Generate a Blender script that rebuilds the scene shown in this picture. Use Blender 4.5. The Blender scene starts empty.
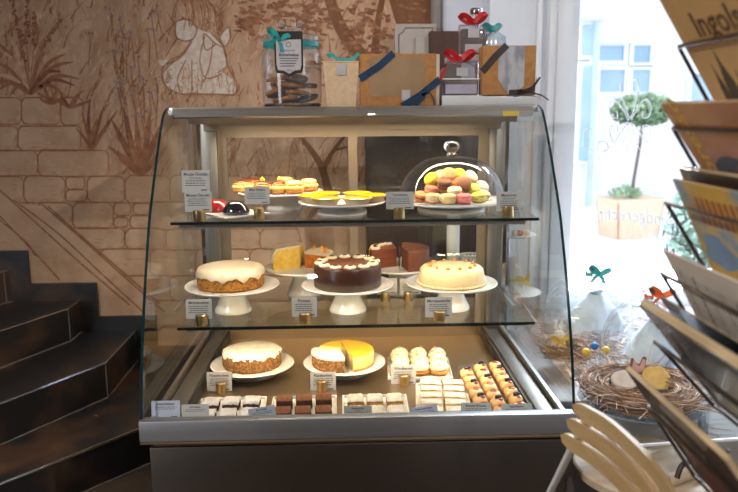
import bpy, bmesh, math, random
from mathutils import Vector, Matrix, Euler
from math import sin, cos, pi, radians as R
rng = random.Random(7)
S = bpy.context.scene
COL = S.collection

# ------------------------------------------------------------------ camera
F = 717.5; ZC = 1.38; CX = -.022; PSI = R(1.6); PIT = R(10.5); ROLL = R(.48)
fw = Vector((sin(PSI)*cos(PIT), cos(PSI)*cos(PIT), -sin(PIT)))
r0 = Vector((cos(PSI), -sin(PSI), 0)); u0 = r0.cross(fw)
rt = r0*cos(ROLL)-u0*sin(ROLL); up = u0*cos(ROLL)+r0*sin(ROLL)
EYE = Vector((CX, 0, ZC))
def ray(px, py): return fw + rt*((px-369)/F) + up*((246-py)/F)
def atY(px, py, y): d = ray(px, py); return EYE + d*(y/d.y)
def atZ(px, py, z): d = ray(px, py); return EYE + d*((z-ZC)/d.z)
cam = bpy.data.objects.new('camera', bpy.data.cameras.new('camera')); COL.objects.link(cam)
m3 = Matrix((rt, up, -fw)).transposed(); cam.matrix_world = Matrix.Translation(EYE) @ m3.to_4x4()
cam.data.sensor_width = 36; cam.data.lens = F/738*36; cam.data.clip_start = .05; cam.data.clip_end = 200
cam.data.dof.use_dof = True; cam.data.dof.focus_distance = 2.2; cam.data.dof.aperture_fstop = 3.2
S.camera = cam

# ------------------------------------------------------------------ materials
def nt(name):
    m = bpy.data.materials.new(name); m.use_nodes = True
    n = m.node_tree; n.nodes.clear()
    return m, n, n.nodes.new('ShaderNodeOutputMaterial')
def L4(c): return (c[0], c[1], c[2], 1)
def hexl(r, g, b):
    f = lambda v: ((v/255+.055)/1.055)**2.4 if v/255 > .04045 else v/255/12.92
    return (f(r), f(g), f(b))
def M(name, col, rough=.5, metal=0, col2=None, scale=20, lo=.35, hi=.65, bump=0, bscale=None, stretch=(1,1,1), coat=0, sss=0, emit=None, detail=4, alpha=None, spec=.5, voro=False, aniso=0):
    m, n, out = nt(name); N = n.nodes; K = n.links
    b = N.new('ShaderNodeBsdfPrincipled'); K.new(b.outputs[0], out.inputs[0])
    b.inputs['Base Color'].default_value = L4(col); b.inputs['Roughness'].default_value = rough
    b.inputs['Metallic'].default_value = metal; b.inputs['Coat Weight'].default_value = coat
    b.inputs['Specular IOR Level'].default_value = spec
    if aniso: b.inputs['Anisotropic'].default_value = aniso
    if sss:
        b.inputs['Subsurface Weight'].default_value = sss; b.inputs['Subsurface Radius'].default_value = (.012, .008, .004)
        b.inputs['Subsurface Scale'].default_value = 1
    if alpha is not None: b.inputs['Alpha'].default_value = alpha
    if emit:
        b.inputs['Emission Color'].default_value = L4(emit[0]); b.inputs['Emission Strength'].default_value = emit[1]
    if col2 is not None or bump:
        tc = N.new('ShaderNodeTexCoord'); mp = N.new('ShaderNodeMapping'); mp.inputs['Scale'].default_value = stretch
        K.new(tc.outputs['Object'], mp.inputs[0])
        def tex(s):
            if voro:
                t = N.new('ShaderNodeTexVoronoi'); t.inputs['Scale'].default_value = s; K.new(mp.outputs[0], t.inputs['Vector']); return t.outputs['Distance']
            t = N.new('ShaderNodeTexNoise'); t.inputs['Scale'].default_value = s; t.inputs['Detail'].default_value = detail
            K.new(mp.outputs[0], t.inputs['Vector']); return t.outputs['Fac']
        if col2 is not None:
            r = N.new('ShaderNodeValToRGB'); r.color_ramp.elements[0].position = lo; r.color_ramp.elements[1].position = hi
            r.color_ramp.elements[0].color = L4(col); r.color_ramp.elements[1].color = L4(col2)
            K.new(tex(scale), r.inputs[0]); K.new(r.outputs[0], b.inputs['Base Color'])
        if bump:
            bp = N.new('ShaderNodeBump'); bp.inputs['Strength'].default_value = bump; bp.inputs['Distance'].default_value = .004
            K.new(tex(bscale or scale), bp.inputs['Height']); K.new(bp.outputs[0], b.inputs['Normal'])
    return m
def GLASS(name, tint=(1,1,1), f0=.04, rough=0, haze=0, hcol=(.9,.95,1), gain=1.0, pw=4.5):
    """thin clear sheet: see-through mixed with a mirror by angle (and a little milkiness)"""
    m, n, out = nt(name); N = n.nodes; K = n.links
    lw = N.new('ShaderNodeLayerWeight'); lw.inputs['Blend'].default_value = .5
    p = N.new('ShaderNodeMath'); p.operation = 'POWER'; K.new(lw.outputs['Facing'], p.inputs[0]); p.inputs[1].default_value = pw
    q = N.new('ShaderNodeMath'); q.operation = 'MULTIPLY_ADD'; q.use_clamp = True; K.new(p.outputs[0], q.inputs[0]); q.inputs[1].default_value = gain*(1-f0); q.inputs[2].default_value = f0
    t = N.new('ShaderNodeBsdfTransparent'); t.inputs[0].default_value = L4(tint)
    g = N.new('ShaderNodeBsdfGlossy'); g.inputs['Roughness'].default_value = rough
    first = t
    if haze:
        d = N.new('ShaderNodeBsdfDiffuse'); d.inputs[0].default_value = L4(hcol)
        mh = N.new('ShaderNodeMixShader'); mh.inputs[0].default_value = haze
        K.new(t.outputs[0], mh.inputs[1]); K.new(d.outputs[0], mh.inputs[2]); first = mh
    mx = N.new('ShaderNodeMixShader'); K.new(q.outputs[0], mx.inputs[0]); K.new(first.outputs[0], mx.inputs[1]); K.new(g.outputs[0], mx.inputs[2])
    K.new(mx.outputs[0], out.inputs[0]); return m
def SOLIDGLASS(name, tint=(1,1,1)):
    m, n, out = nt(name); b = n.nodes.new('ShaderNodeBsdfPrincipled'); n.links.new(b.outputs[0], out.inputs[0])
    b.inputs['Base Color'].default_value = L4(tint); b.inputs['Roughness'].default_value = 0; b.inputs['Transmission Weight'].default_value = 1; b.inputs['IOR'].default_value = 1.45
    return m

steel   = M('brushed_steel', (.56,.54,.52), .32, 1, col2=(.66,.64,.62), scale=6, stretch=(.4,30,30), bump=.02, bscale=40)
steel_d = M('dark_brushed_steel', (.15,.128,.11), .36, 1, col2=(.16,.137,.118), scale=3, stretch=(1,1,1))
satin   = M('satin_aluminium', (.34,.345,.37), .42, .85, col2=(.38,.385,.41), scale=5, stretch=(.3,20,20))
deckst  = M('deck_steel', (.40,.31,.21), .34, .95, col2=(.44,.345,.235), scale=3)
brass   = M('brass', (.72,.5,.22), .28, 1, col2=(.8,.58,.3), scale=60, stretch=(1,1,20))
gold    = M('gold_trim', (.7,.55,.35), .35, 1, col2=(.75,.6,.4), scale=20)
chrome  = M('chrome', (.8,.8,.82), .08, 1, col2=(.84,.84,.86), scale=30)
gasket  = M('black_rubber', (.012,.012,.013), .5, col2=(.02,.02,.02), scale=80)
glass   = GLASS('clear_glass', (.975,.99,.985))
shelfgl = GLASS('shelf_glass', (.96,.985,.975), f0=.05)
warmst  = M('warm_steel', (.40,.335,.26), .38, .95, col2=(.44,.37,.29), scale=5)
postst  = M('grey_steel', (.2,.19,.18), .4, .9, col2=(.26,.25,.24), scale=6, stretch=(30,30,.4))
gedge   = M('green_glass_edge', (.004,.022,.023), .08, col2=(.006,.03,.03), scale=10, coat=.5)
sedge   = M('dark_glass_edge', (.004,.011,.011), .1, col2=(.006,.015,.014), scale=10, coat=.4)
bellgl  = GLASS('bell_glass', (.95,.97,.985), f0=.08, haze=.06, pw=2.6)
domegl  = GLASS('dome_glass', (.985,.99,.995), f0=.04)
jargl   = GLASS('jar_glass', (.955,.975,.99), f0=.12, haze=.05)
knobgl  = SOLIDGLASS('solid_glass')
clearpl = GLASS('clear_plastic', (.98,.985,.99), f0=.06, rough=.05, haze=.05)
cello   = GLASS('cellophane', (.9,.95,1), f0=.1, rough=.12, haze=.3, hcol=(.85,.92,.98))
tissue  = M('white_tissue', (.66,.74,.82), .7, col2=(.5,.6,.7), scale=14, bump=.5, bscale=25)
porc    = M('white_porcelain', (.83,.81,.78), .18, col2=(.8,.78,.75), scale=5, coat=.3)
tray_w  = M('white_tray', (.85,.83,.78), .35, col2=(.8,.77,.72), scale=10)
card_m  = M('card_stock', (.5,.485,.47), .6, col2=(.47,.455,.44), scale=50)
card_b  = M('card_stock_bluish', (.47,.51,.64), .6, col2=(.44,.48,.6), scale=50)
ink     = M('black_ink', (.03,.028,.035), .7, col2=(.05,.045,.05), scale=90)
led     = M('led_diffuser', (1,.9,.7), .5, emit=((1,.84,.6), 1.0), col2=(1,.92,.75), scale=20)

# ------------------------------------------------------------------ mesh builder
class MB:
    def __init__(s): s.v = []; s.f = []; s.m = []
    def add(s, vs, fs, m=0):
        k = len(s.v); s.v += [tuple(p) for p in vs]
        for f in fs: s.f.append(tuple(i+k for i in f)); s.m.append(m)
        return s
    def box(s, lo, hi, m=0, bev=0, seg=2, M4=None):
        bm = bmesh.new(); bmesh.ops.create_cube(bm, size=1)
        c = [(a+b)/2 for a, b in zip(lo, hi)]; d = [b-a for a, b in zip(lo, hi)]
        for v in bm.verts: v.co = Vector([c[i]+v.co[i]*d[i] for i in range(3)])
        if bev: bmesh.ops.bevel(bm, geom=bm.edges[:], offset=min(bev, min(abs(x) for x in d)*.49), segments=seg, profile=.5, affect='EDGES')
        return s.bm(bm, m, M4)
    def bm(s, bm, m=0, M4=None):
        bm.verts.ensure_lookup_table(); bm.verts.index_update()
        s.add([(M4 @ v.co if M4 else v.co) for v in bm.verts], [[v.index for v in f.verts] for f in bm.faces], m); bm.free(); return s
    def lathe(s, prof, c=(0,0,0), seg=48, m=0, a0=0, a1=2*pi, fn=None, sx=1, sy=1):
        full = abs(a1-a0-2*pi) < 1e-6; n = seg if full else seg+1; k = len(prof); vs = []; fs = []
        for i in range(n):
            a = a0+(a1-a0)*i/seg
            for j, (r, z) in enumerate(prof):
                if fn: r, z = fn(a, j, r, z)
                vs.append((c[0]+r*cos(a)*sx, c[1]+r*sin(a)*sy, c[2]+z))
        for i in range(seg):
            i2 = (i+1) % n if full else i+1
            for j in range(k-1):
                fs.append((i*k+j, i2*k+j, i2*k+j+1, i*k+j+1))
        s.add(vs, fs, m)
        return s
    def caps(s, prof, c, ang, m=0):       # flat cut face of a wedge
        vs = [(c[0]+r*cos(ang), c[1]+r*sin(ang), c[2]+z) for r, z in prof]
        s.add(vs, [tuple(range(len(vs)))], m); return s
    def tube(s, pts, r, seg=8, m=0, cap=True, flat=1, closed=False):
        pts = [Vector(p) for p in pts]; n = len(pts); rs = r if isinstance(r, (list, tuple)) else [r]*n
        vs = []; fs = []; prev = None
        for i, p in enumerate(pts):
            if closed: t = pts[(i+1) % n]-pts[i-1]
            else: t = pts[min(i+1, n-1)]-pts[max(i-1, 0)]
            t = t.normalized() if t.length > 1e-9 else Vector((0,0,1))
            if prev is None:
                a = Vector((0,0,1)) if abs(t.z) < .9 else Vector((1,0,0)); u = t.cross(a).normalized()
            else:
                u = prev-t*prev.dot(t); u = u.normalized() if u.length > 1e-6 else t.orthogonal().normalized()
            prev = u; w = t.cross(u)
            for k in range(seg):
                a = 2*pi*k/seg; vs.append(p+u*(cos(a)*rs[i])+w*(sin(a)*rs[i]*flat))
        for i in range(n if closed else n-1):
            j = (i+1) % n
            for k in range(seg): fs.append((i*seg+k, i*seg+(k+1) % seg, j*seg+(k+1) % seg, j*seg+k))
        if cap and not closed: fs.append(tuple(range(seg))[::-1]); fs.append(tuple((n-1)*seg+k for k in range(seg)))
        return s.add(vs, fs, m)
    def ext(s, poly, vec, m=0, ms=None):   # extrude a 3-D polygon along a vector
        n = len(poly); vec = Vector(vec); a = [Vector(p) for p in poly]; b = [p+vec for p in a]
        s.add(a+b, [tuple(range(n))[::-1], tuple(range(n, 2*n))], m)
        s.add(a+b, [(i, (i+1) % n, n+(i+1) % n, n+i) for i in range(n)], m if ms is None else ms); return s
    def ball(s, c, r, seg=16, rings=10, m=0, fn=None):
        if not isinstance(r, (tuple, list)): r = (r, r, r)
        vs = [(c[0], c[1], c[2]-r[2])]; fs = []
        for j in range(1, rings):
            t = pi*j/rings
            for i in range(seg):
                a = 2*pi*i/seg; d = Vector((sin(t)*cos(a), sin(t)*sin(a), -cos(t)))
                k = fn(d) if fn else 1
                vs.append((c[0]+d.x*r[0]*k, c[1]+d.y*r[1]*k, c[2]+d.z*r[2]*k))
        vs.append((c[0], c[1], c[2]+r[2])); T = len(vs)-1
        for i in range(seg):
            fs.append((0, 1+(i+1) % seg, 1+i)); b = 1+(rings-2)*seg; fs.append((T, b+i, b+(i+1) % seg))
            for j in range(rings-2):
                q = 1+j*seg; fs.append((q+i, q+(i+1) % seg, q+seg+(i+1) % seg, q+seg+i))
        return s.add(vs, fs, m)
    def strip(s, pts, wv, m=0):            # ribbon: pts is the middle line, wv half-width vector(s)
        n = len(pts); W = wv if isinstance(wv, list) else [wv]*n; vs = []
        for p, w in zip(pts, W): p = Vector(p); w = Vector(w); vs += [p-w, p+w]
        return s.add(vs, [(2*i, 2*i+1, 2*i+3, 2*i+2) for i in range(n-1)], m)
    def build(s, name, mats, parent=None, sharp=40, loc=None, rot=None, smooth=True):
        me = bpy.data.meshes.new(name); me.from_pydata(s.v, [], s.f)
        for m in (mats if isinstance(mats, (list, tuple)) else [mats]): me.materials.append(m)
        me.polygons.foreach_set('material_index', s.m)
        bm = bmesh.new(); bm.from_mesh(me); bmesh.ops.remove_doubles(bm, verts=bm.verts, dist=1e-6)
        bmesh.ops.recalc_face_normals(bm, faces=bm.faces); bm.to_mesh(me); bm.free()
        if smooth:
            me.polygons.foreach_set('use_smooth', [True]*len(me.polygons)); me.set_sharp_from_angle(angle=R(sharp))
        o = bpy.data.objects.new(name, me); COL.objects.link(o)
        if parent: o.parent = parent
        if loc is not None: o.location = loc
        if rot is not None: o.rotation_euler = rot
        return o
def tag(o, label=None, cat=None, group=None, kind=None):
    for k, v in (('label', label), ('category', cat), ('group', group), ('kind', kind)):
        if v: o[k] = v
    return o
def thing(name, label, cat, loc=(0,0,0), rz=0, group=None, rot=None):
    o = bpy.data.objects.new(name, None); COL.objects.link(o); o.empty_display_size = .05
    o.location = loc; o.rotation_euler = rot if rot is not None else (0,0,rz)
    return tag(o, label, cat, group)
def dup(o, loc=None, rot=None, label=None, parent=None, scale=None):
    c = o.copy(); COL.objects.link(c); c.parent = parent
    if loc is not None: c.location = loc
    if rot is not None: c.rotation_euler = rot
    if scale is not None: c.scale = scale
    if label: c['label'] = label
    for ch in list(o.children): dup(ch, parent=c)
    return c
_tmp = {}
def text_mesh(txt, size, bold=0, align='CENTER', shear=0):
    key = (txt, size, bold, align, shear)
    if key in _tmp: return _tmp[key]
    cu = bpy.data.curves.new('t', 'FONT'); cu.body = txt; cu.size = size; cu.align_x = align; cu.offset = bold; cu.resolution_u = 2; cu.shear = shear
    o = bpy.data.objects.new('t', cu); COL.objects.link(o)
    dg = bpy.context.evaluated_depsgraph_get(); me = bpy.data.meshes.new_from_object(o.evaluated_get(dg))
    vs = [tuple(v.co) for v in me.vertices]; fs = [tuple(p.vertices) for p in me.polygons]
    bpy.data.objects.remove(o); bpy.data.curves.remove(cu); bpy.data.meshes.remove(me)
    _tmp[key] = (vs, fs); return vs, fs

# ------------------------------------------------------------------ setting
WY = 3.5
def struct(name, mb, mats, **k): o = mb.build(name, mats, **k); o['kind'] = 'structure'; return o
slate = M('slate_tile', hexl(40,40,44), .36, col2=hexl(116,82,56), scale=3.4, lo=.48, hi=.78, bump=.25, bscale=9, detail=8)
slate2 = M('slate_floor', hexl(60,52,46), .4, col2=hexl(96,80,66), scale=3, lo=.35, hi=.7, bump=.2, bscale=9, detail=8)
plaster = M('white_plaster', (.76,.79,.86), .7, col2=(.73,.76,.83), scale=6, bump=.05, bscale=60)
dimplast = M('tan_plaster', (.42,.33,.26), .8, col2=(.38,.3,.24), scale=4)
ceilm = M('ceiling_paint', (.55,.5,.45), .8, col2=(.52,.47,.42), scale=4)
framew = M('white_window_frame', (.82,.85,.91), .35, col2=(.79,.82,.88), scale=6)
struct('floor', MB().box((-3.2,-3,-.1),(2.4,3.9,0)), slate2)
struct('ceiling', MB().box((-3.2,-3,2.9),(2.4,3.9,3.0)), ceilm)
struct('wall_left', MB().box((-3.3,-3,0),(-3.2,3.9,2.9)), dimplast)
struct('wall_front', MB().box((-3.2,-3.1,0),(2.4,-3,2.9)), dimplast)
struct('wall_right', MB().box((2.4,-3,0),(2.5,3.9,2.9)), plaster)
# mural wall with its painting
mur = M('mural_ground', hexl(210,176,148), .85, col2=hexl(174,132,104), scale=5, lo=.3, hi=.75, stretch=(3,1,.8), bump=.08, bscale=40, detail=7)
p_sienna = M('paint_sienna', hexl(146,92,64), .85, col2=hexl(178,130,98), scale=30, lo=.3, hi=.75)
p_dark = M('paint_dark_sienna', hexl(118,74,52), .85, col2=hexl(158,110,84), scale=30, lo=.3, hi=.7)
p_soft = M('paint_soft_ochre', hexl(186,140,108), .85, col2=hexl(222,188,158), scale=26, lo=.3, hi=.7)
p_white = M('paint_white', hexl(226,214,204), .85, col2=hexl(208,182,164), scale=40, lo=.35, hi=.75)
p_lilac = M('paint_lilac', hexl(162,140,142), .85, col2=hexl(184,158,150), scale=50)
p_stone = M('paint_stone', hexl(218,186,158), .85, col2=hexl(188,146,116), scale=7, lo=.3, hi=.8, detail=6)
p_trunk = M('paint_trunk', hexl(112,72,46), .85, col2=hexl(140,96,66), scale=9, lo=.3, hi=.75, stretch=(4,1,1), detail=6)
wall = MB().box((-3.2,WY,0),(.72,WY+.2,2.9))
PXM = 3.55/F
lay = [0]; cnt = [0]
def wp(px, py):
    p = atY(px, py, WY); return Vector((p.x, WY-.0005-lay[0]*.0003-cnt[0]*4e-7, p.z))
def stroke(pts, w0, w1=None, m=1, n=10, taper=True, wmid=None):
    # smooth tapered brush mark through image-plan points laid on the wall plane
    cnt[0] += 1; P = [wp(*q) for q in pts]; out = []
    if len(P) == 2: P = [P[0], (P[0]+P[1])/2, P[1]]
    for i in range(len(P)-1):
        a, b, c, d = P[max(i-1,0)], P[i], P[i+1], P[min(i+2,len(P)-1)]
        for k in range(n if i < len(P)-2 else n+1):
            t = k/n; out.append(.5*((2*b)+(c-a)*t+(2*a-5*b+4*c-d)*t*t+(3*b-a-3*c+d)*t**3))
    w1 = w0 if w1 is None else w1; N = len(out); W = []
    for i, p in enumerate(out):
        t = out[min(i+1,N-1)]-out[max(i-1,0)]; nn = Vector((-t.z, 0, t.x)).normalized(); f = i/(N-1)
        w = (w0+(w1-w0)*f)*PXM/2
        if wmid is not None: w = (w0*(1-f)+w1*f + (wmid-(w0+w1)/2)*4*f*(1-f))*PXM/2
        W.append(nn*w)
    wall.strip(out, W, m)
def patch(pts, m): cnt[0] += 1; wall.add([wp(*p) for p in pts], [tuple(range(len(pts)))], m)
def blob(cx, cy, rx, ry, m, n=12, j=.15, rot=0):
    pts = []
    for i in range(n):
        a = 2*pi*i/n; k = 1+rng.uniform(-j, j); x, y = rx*k*cos(a), ry*k*sin(a)
        pts.append((cx+x*cos(rot)-y*sin(rot), cy+x*sin(rot)+y*cos(rot)))
    patch(pts, m)
def stone(x0, y0, x1, y1):
    y1 = max(y1, y0+8)
    pts = []; r = min(7, (x1-x0)*.3, (y1-y0)*.35)
    j = lambda: rng.uniform(-.8, .8)
    for cx, cy, a0 in ((x1-r,y0+r,-90),(x1-r,y1-r,0),(x0+r,y1-r,90),(x0+r,y0+r,180)):
        for k in range(5):
            a = R(a0+k*22.5); pts.append((cx+r*cos(a)+j()*.5, cy+r*sin(a)+j()*.5))
    lay[0] = 1; patch(pts, 7)
    lay[0] = 2; stroke(pts+[pts[0]], .9, 1.5, 1, n=3)
    for k in range(4):      # hatching along the shaded edges
        o_ = 1.2+k*.9; stroke([(x0+r*.6,y1-o_),((x0+x1)/2,y1-o_-rng.uniform(-.4,.4)),(x1-o_-r*.3,y1-o_*1.1),(x1-o_,y1-r),(x1-o_*1.1,y0+r*(1+k*.3))], .5, .9, 3, n=4)
    for k in range(int((x1-x0)/9)+2):
        yy = rng.uniform(y0+3, y1-3); stroke([(x0+4+rng.uniform(0,(x1-x0)*.3),yy),(x1-4-rng.uniform(0,(x1-x0)*.4),yy+rng.uniform(-1.5,1.5))], .3, .9, 3)
# stippled grass over the whole ground
lay[0] = .3
for i in range(2400):
    x = rng.uniform(-60, 460); y = rng.uniform(-60, 190); l = rng.uniform(8, 26); a = rng.gauss(.25, .35)
    stroke([(x,y),(x+l*.5*sin(a)+rng.uniform(-1,1),y-l*.5),(x+l*sin(a)*1.3,y-l)], rng.uniform(1,2.6), .3, rng.choice([3,3,3,1]), n=4)
# dry-stone wall
mort = [(-140,94),(64,96),(84,108),(84,150),(110,151),(112,174),(300,176),(320,420),(-140,420)]
lay[0] = .6; patch(mort, 3)
rows = [(98,124,[-60,-17,21.5,61,83]),(126,150,[-70,-16,18,81]),(151,175,[-80,-42,-6,38,109]),
        (176.5,201.5,[-90,-40,-8,24,65,87,125,170,205,246,290]),(203,228,[-80,-20,37,73,113,150,188,232,300]),
        (229,249,[-60,10,69,125,166,214,260,300]),(250,275,[-20,40,100,150,196,250,300]),(276,300,[-20,60,118,170,232,300]),(301,326,[0,70,140,196,260,300]),(327,352,[100,160,224,290])]
for y0, y1, xs in rows:
    for a, b in zip(xs, xs[1:]):
        if (a,b) == (65,87) or (a,b) == (113,150):
            if a == 65: stone(66,177,85,189); stone(66,190,87,201)
            else: stone(114,203,131,215.5); stone(133,203,150,214); stone(114,217,128,227); stone(130,215.5,150,228)
            continue
        stone(a+.1, y0-.6+rng.uniform(-.6,.5), b-.1, y1+.6+rng.uniform(-.5,.6))
# painted timber stringer rising to the left
lay[0] = 3; patch([(-140,95),(0,186),(20,203),(45,206),(160,309),(160,420),(-140,420)], 7)
lay[0] = 4
for a in ([(-60,140),(0,190),(75,258),(130,305)],[(14,200),(58,233),(100,272),(150,318)],[(42,204),(80,237),(125,277),(165,312)],[(48,206),(86,240),(160,304)],[(0,216),(40,258),(60,280)],[(-40,190),(20,236),(36,256)]):
    stroke(a, 1.5, 2.0, 1, n=8)
for i in range(60):
    x = rng.uniform(-40, 130); y = max(200+x*.9, 215)+rng.uniform(4, 60); stroke([(x,y),(x+rng.uniform(14,40),y+rng.uniform(0,3))], .3, .8, 3, n=3)
# agave-like tuft and its flower spikes
lay[0] = 2
for tip in [(-6,40),(-14,62),(-12,78),(6,32),(0,50),(18,52),(34,44),(46,52),(64,56),(78,42),(66,54),(74,62),(80,79),(76,86),(66,96),(-4,92),(10,96),(-16,88),(62,72)]:
    mx, my = (30+tip[0])/2, (92+tip[1])/2-9
    stroke([(30,94),(mx,my),tip], 3.0, .4, rng.choice([1,2,1,3]), wmid=3.6)
for x0, y0, x1, y1 in [(21,38,8,-12),(27,44,27,-4),(34,46,35,12),(42,48,62,20),(24,60,20,30)]:
    stroke([(30,90),((30+x0)/2,(90+y0)/2),(x0,y0)], 1, .8, 1)
    for k in range(26):
        t = k/25; blob(x0+(x1-x0)*t+rng.uniform(-3,3)*(1-t*.6), y0+(y1-y0)*t+rng.uniform(-1.5,1.5), rng.uniform(.8,2.2), rng.uniform(1.2,2.6), rng.choice([1,2,1]), 6)
for bx, by, tips in [(52,104,[(36,92),(44,84),(60,88),(68,96),(40,98)]),(70,108,[(52,98),(60,92),(84,90),(92,100),(78,96)]),(92,150,[(82,112),(90,98),(104,106),(118,110),(76,128),(110,124),(98,118)]),(140,176,[(112,120),(124,108),(136,118),(150,112),(160,126),(108,146),(168,146),(128,132),(146,132),(118,158),(160,160)])]:
    for tip in tips:
        stroke([(bx,by),((bx+tip[0])/2+rng.uniform(-3,3),(by+tip[1])/2),tip], 2.2, .4, rng.choice([1,2,1]), wmid=6 if bx > 120 else 3.2)
# wild flowers with lilac heads
for k in range(30):
    x = rng.choice([rng.uniform(82,150), rng.uniform(112,158)]); y = rng.uniform(8,118)
    stroke([(x+rng.uniform(-5,5)+4,y+rng.uniform(22,50)),(x+2,y+12),(x,y)], 1, .6, 1, n=5)
    for q in range(7): blob(x+rng.gauss(0,2.6), y+rng.gauss(0,1.6), rng.uniform(.9,2.1), rng.uniform(.7,1.4), rng.choice([5,5,1]), 6)
# kneeling child picking flowers, only pale washes and outlines
lay[0] = 2.5
patch([(178,4),(186,-4),(198,-6),(206,2),(214,14),(220,26),(214,34),(206,30),(196,26),(188,20),(180,14)], 3)
patch([(176,22),(184,20),(192,22),(196,30),(194,38),(186,41),(178,38),(175,30)], 4)
patch([(178,40),(190,41),(180,56),(168,62),(164,60),(170,50)], 3)
patch([(158,60),(168,60),(166,66),(160,66)], 4)
patch([(196,28),(212,34),(222,46),(226,60),(226,66),(210,78),(196,92),(180,94),(166,86),(163,74),(172,64),(186,54),(192,42)], 4)
patch([(205,76),(222,72),(236,82),(236,94),(214,94),(196,93)], 4)
patch([(220,36),(228,27),(230,38),(225,47)], 4); patch([(216,44),(204,34),(206,48)], 4)
lay[0] = 3.2
for k in range(14):
    x, y = rng.uniform(200,224), rng.uniform(-2,30); stroke([(x,y),(x+3,y+3),(x-1,y+6),(x+3,y+9),(x,y+12)], .7, .5, 1, n=4)
for k in range(60):
    x, y = rng.uniform(158,240), rng.uniform(78,108); stroke([(x,y),(x+rng.uniform(-3,3),y-6),(x+rng.uniform(-6,6),y-rng.uniform(9,16))], 1, .3, rng.choice([1,3]), n=4)
for l in ([(172,20),(176,4),(184,-4),(200,-8),(212,6),(222,22),(218,34)],[(176,22),(184,19),(193,22),(197,30),(193,39),(184,41),(176,36),(176,22)],[(192,42),(182,54),(168,62),(162,72),(166,86),(182,94),(200,94),(216,94),(236,94),(236,82),(228,66),(224,48),(212,34)],[(205,36),(200,60),(206,78),(222,74)],[(213,42),(210,64),(204,82)],[(220,36),(229,27),(230,39),(224,47),(215,43),(204,34),(206,50),(216,44)],[(176,40),(166,56)],[(190,44),(180,58),(167,64)],[(186,60),(178,78),(180,92)],[(192,60),(192,90)]):
    stroke(l, .9, 1.3, 1, n=6)
for i in range(90):
    x = rng.uniform(166,204); y = rng.uniform(62,92)
    if x > 166+max(0,(74-y)): blob(x, y, rng.uniform(.8,1.8), rng.uniform(.5,1.1), 3, 6, rot=rng.uniform(0,3))
for i in range(26): x = rng.uniform(184,216); stroke([(x-3,-4+abs(x-196)*.4),(x+rng.uniform(-2,4),10),(x+rng.uniform(-4,6),24+rng.uniform(0,8))], .8, .5, 1, n=4)
# tree at the right: trunks and leaf clusters
lay[0] = 1.6
patch([(392,-60),(386,-10),(398,30),(402,60),(408,110),(410,200),(460,200),(460,-60)], 8)
stroke([(318,-40),(330,0),(340,26),(356,50),(376,70),(392,110)], 9, 16, 8, n=10); stroke([(392,-40),(380,10),(376,40),(374,68)], 4, 9, 8)
stroke([(300,-30),(304,10),(309,40)], 2, 1, 1); stroke([(309,40),(303,28),(297,16)], 1.2, .6, 1)
stroke([(330,200),(322,168),(308,146),(294,132)], 9, 3, 8); stroke([(322,170),(334,150),(348,132)], 6, 2, 8); stroke([(334,150),(352,146)],3,1,8)
lay[0] = 2.4
for cx, cy, sx, sy, n in [(300,14,26,16,60),(330,12,18,14,30),(366,22,14,24,55),(382,40,10,20,30),(262,12,20,14,40),(314,52,10,22,30),(246,24,10,8,36),(420,20,18,26,30),(352,44,10,12,18)]:
    for k in range(n): blob(rng.gauss(cx,sx*.6), rng.gauss(cy,sy*.6), rng.uniform(2.2,5), rng.uniform(1,2.2), rng.choice([1,2,2,1]), 8, .25, rot=rng.uniform(-.3,.5))
for k in range(80):
    x, y = rng.uniform(228,300), rng.uniform(120,200); stroke([(x,y),(x+rng.uniform(-5,5),y-10),(x+rng.uniform(-12,12),y-rng.uniform(16,34))], 1.2, .3, rng.choice([1,3,3]), n=5)
struct('wall_back', wall, [mur, p_sienna, p_dark, p_soft, p_white, p_lilac, p_stone, p_stone, p_trunk], smooth=False)
# window wall: pier, window opening X 1.10..2.40, Z .55..2.5 at Y 3.45
PX0 = atY(490,60,3.27).x; FX0 = atY(556,100,3.24).x; FX1 = atY(576,100,3.26).x
struct('wall_pier', MB().box((PX0,3.3,0),(FX0+.01,3.9,2.9)).box((FX0,3.3,0),(2.4,3.9,.50)).box((FX0,3.3,2.55),(2.4,3.9,2.9)), plaster)
wf = MB().box((FX0,3.25,.50),(FX1,3.40,2.55),bev=.006).box((FX1,3.31,2.47),(2.4,3.39,2.55)).box((FX1,3.31,.50),(2.4,3.39,.535))
wf.box((FX0-.085,3.28,.46),(FX0-.06,3.302,2.9),bev=.004).box((FX0-.035,3.265,.46),(FX0,3.31,2.6),bev=.006)
wfo = struct('window_1', wf, framew)
winglass = GLASS('window_glass', (.985,.995,1), f0=.04)
wg = MB().box((FX1,3.347,.535),(2.4,3.353,2.47)).build('pane', winglass, wfo)
decal = M('white_vinyl', (.86,.88,.92), .5, col2=(.8,.83,.88), scale=30)
decal2 = M('grey_vinyl', (.62,.68,.76), .5, col2=(.66,.72,.8), scale=30)
dm = MB(); GY = 3.343
def gp(px, py): return atY(px, py, GY)
def curl(pts, w=.006, m=0):
    P = [gp(*q) for q in pts]; out = []
    for i in range(len(P)-1):
        a, b, c, d = P[max(i-1,0)], P[i], P[i+1], P[min(i+2,len(P)-1)]
        for k in range(8 if i < len(P)-2 else 9):
            t = k/8; out.append(.5*((2*b)+(c-a)*t+(2*a-5*b+4*c-d)*t*t+(3*b-a-3*c+d)*t**3))
    W = []
    for i in range(len(out)):
        t = out[min(i+1,len(out)-1)]-out[max(i-1,0)]; W.append(Vector((-t.z,0,t.x)).normalized()*w/2)
    dm.strip(out, W, m)
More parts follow.
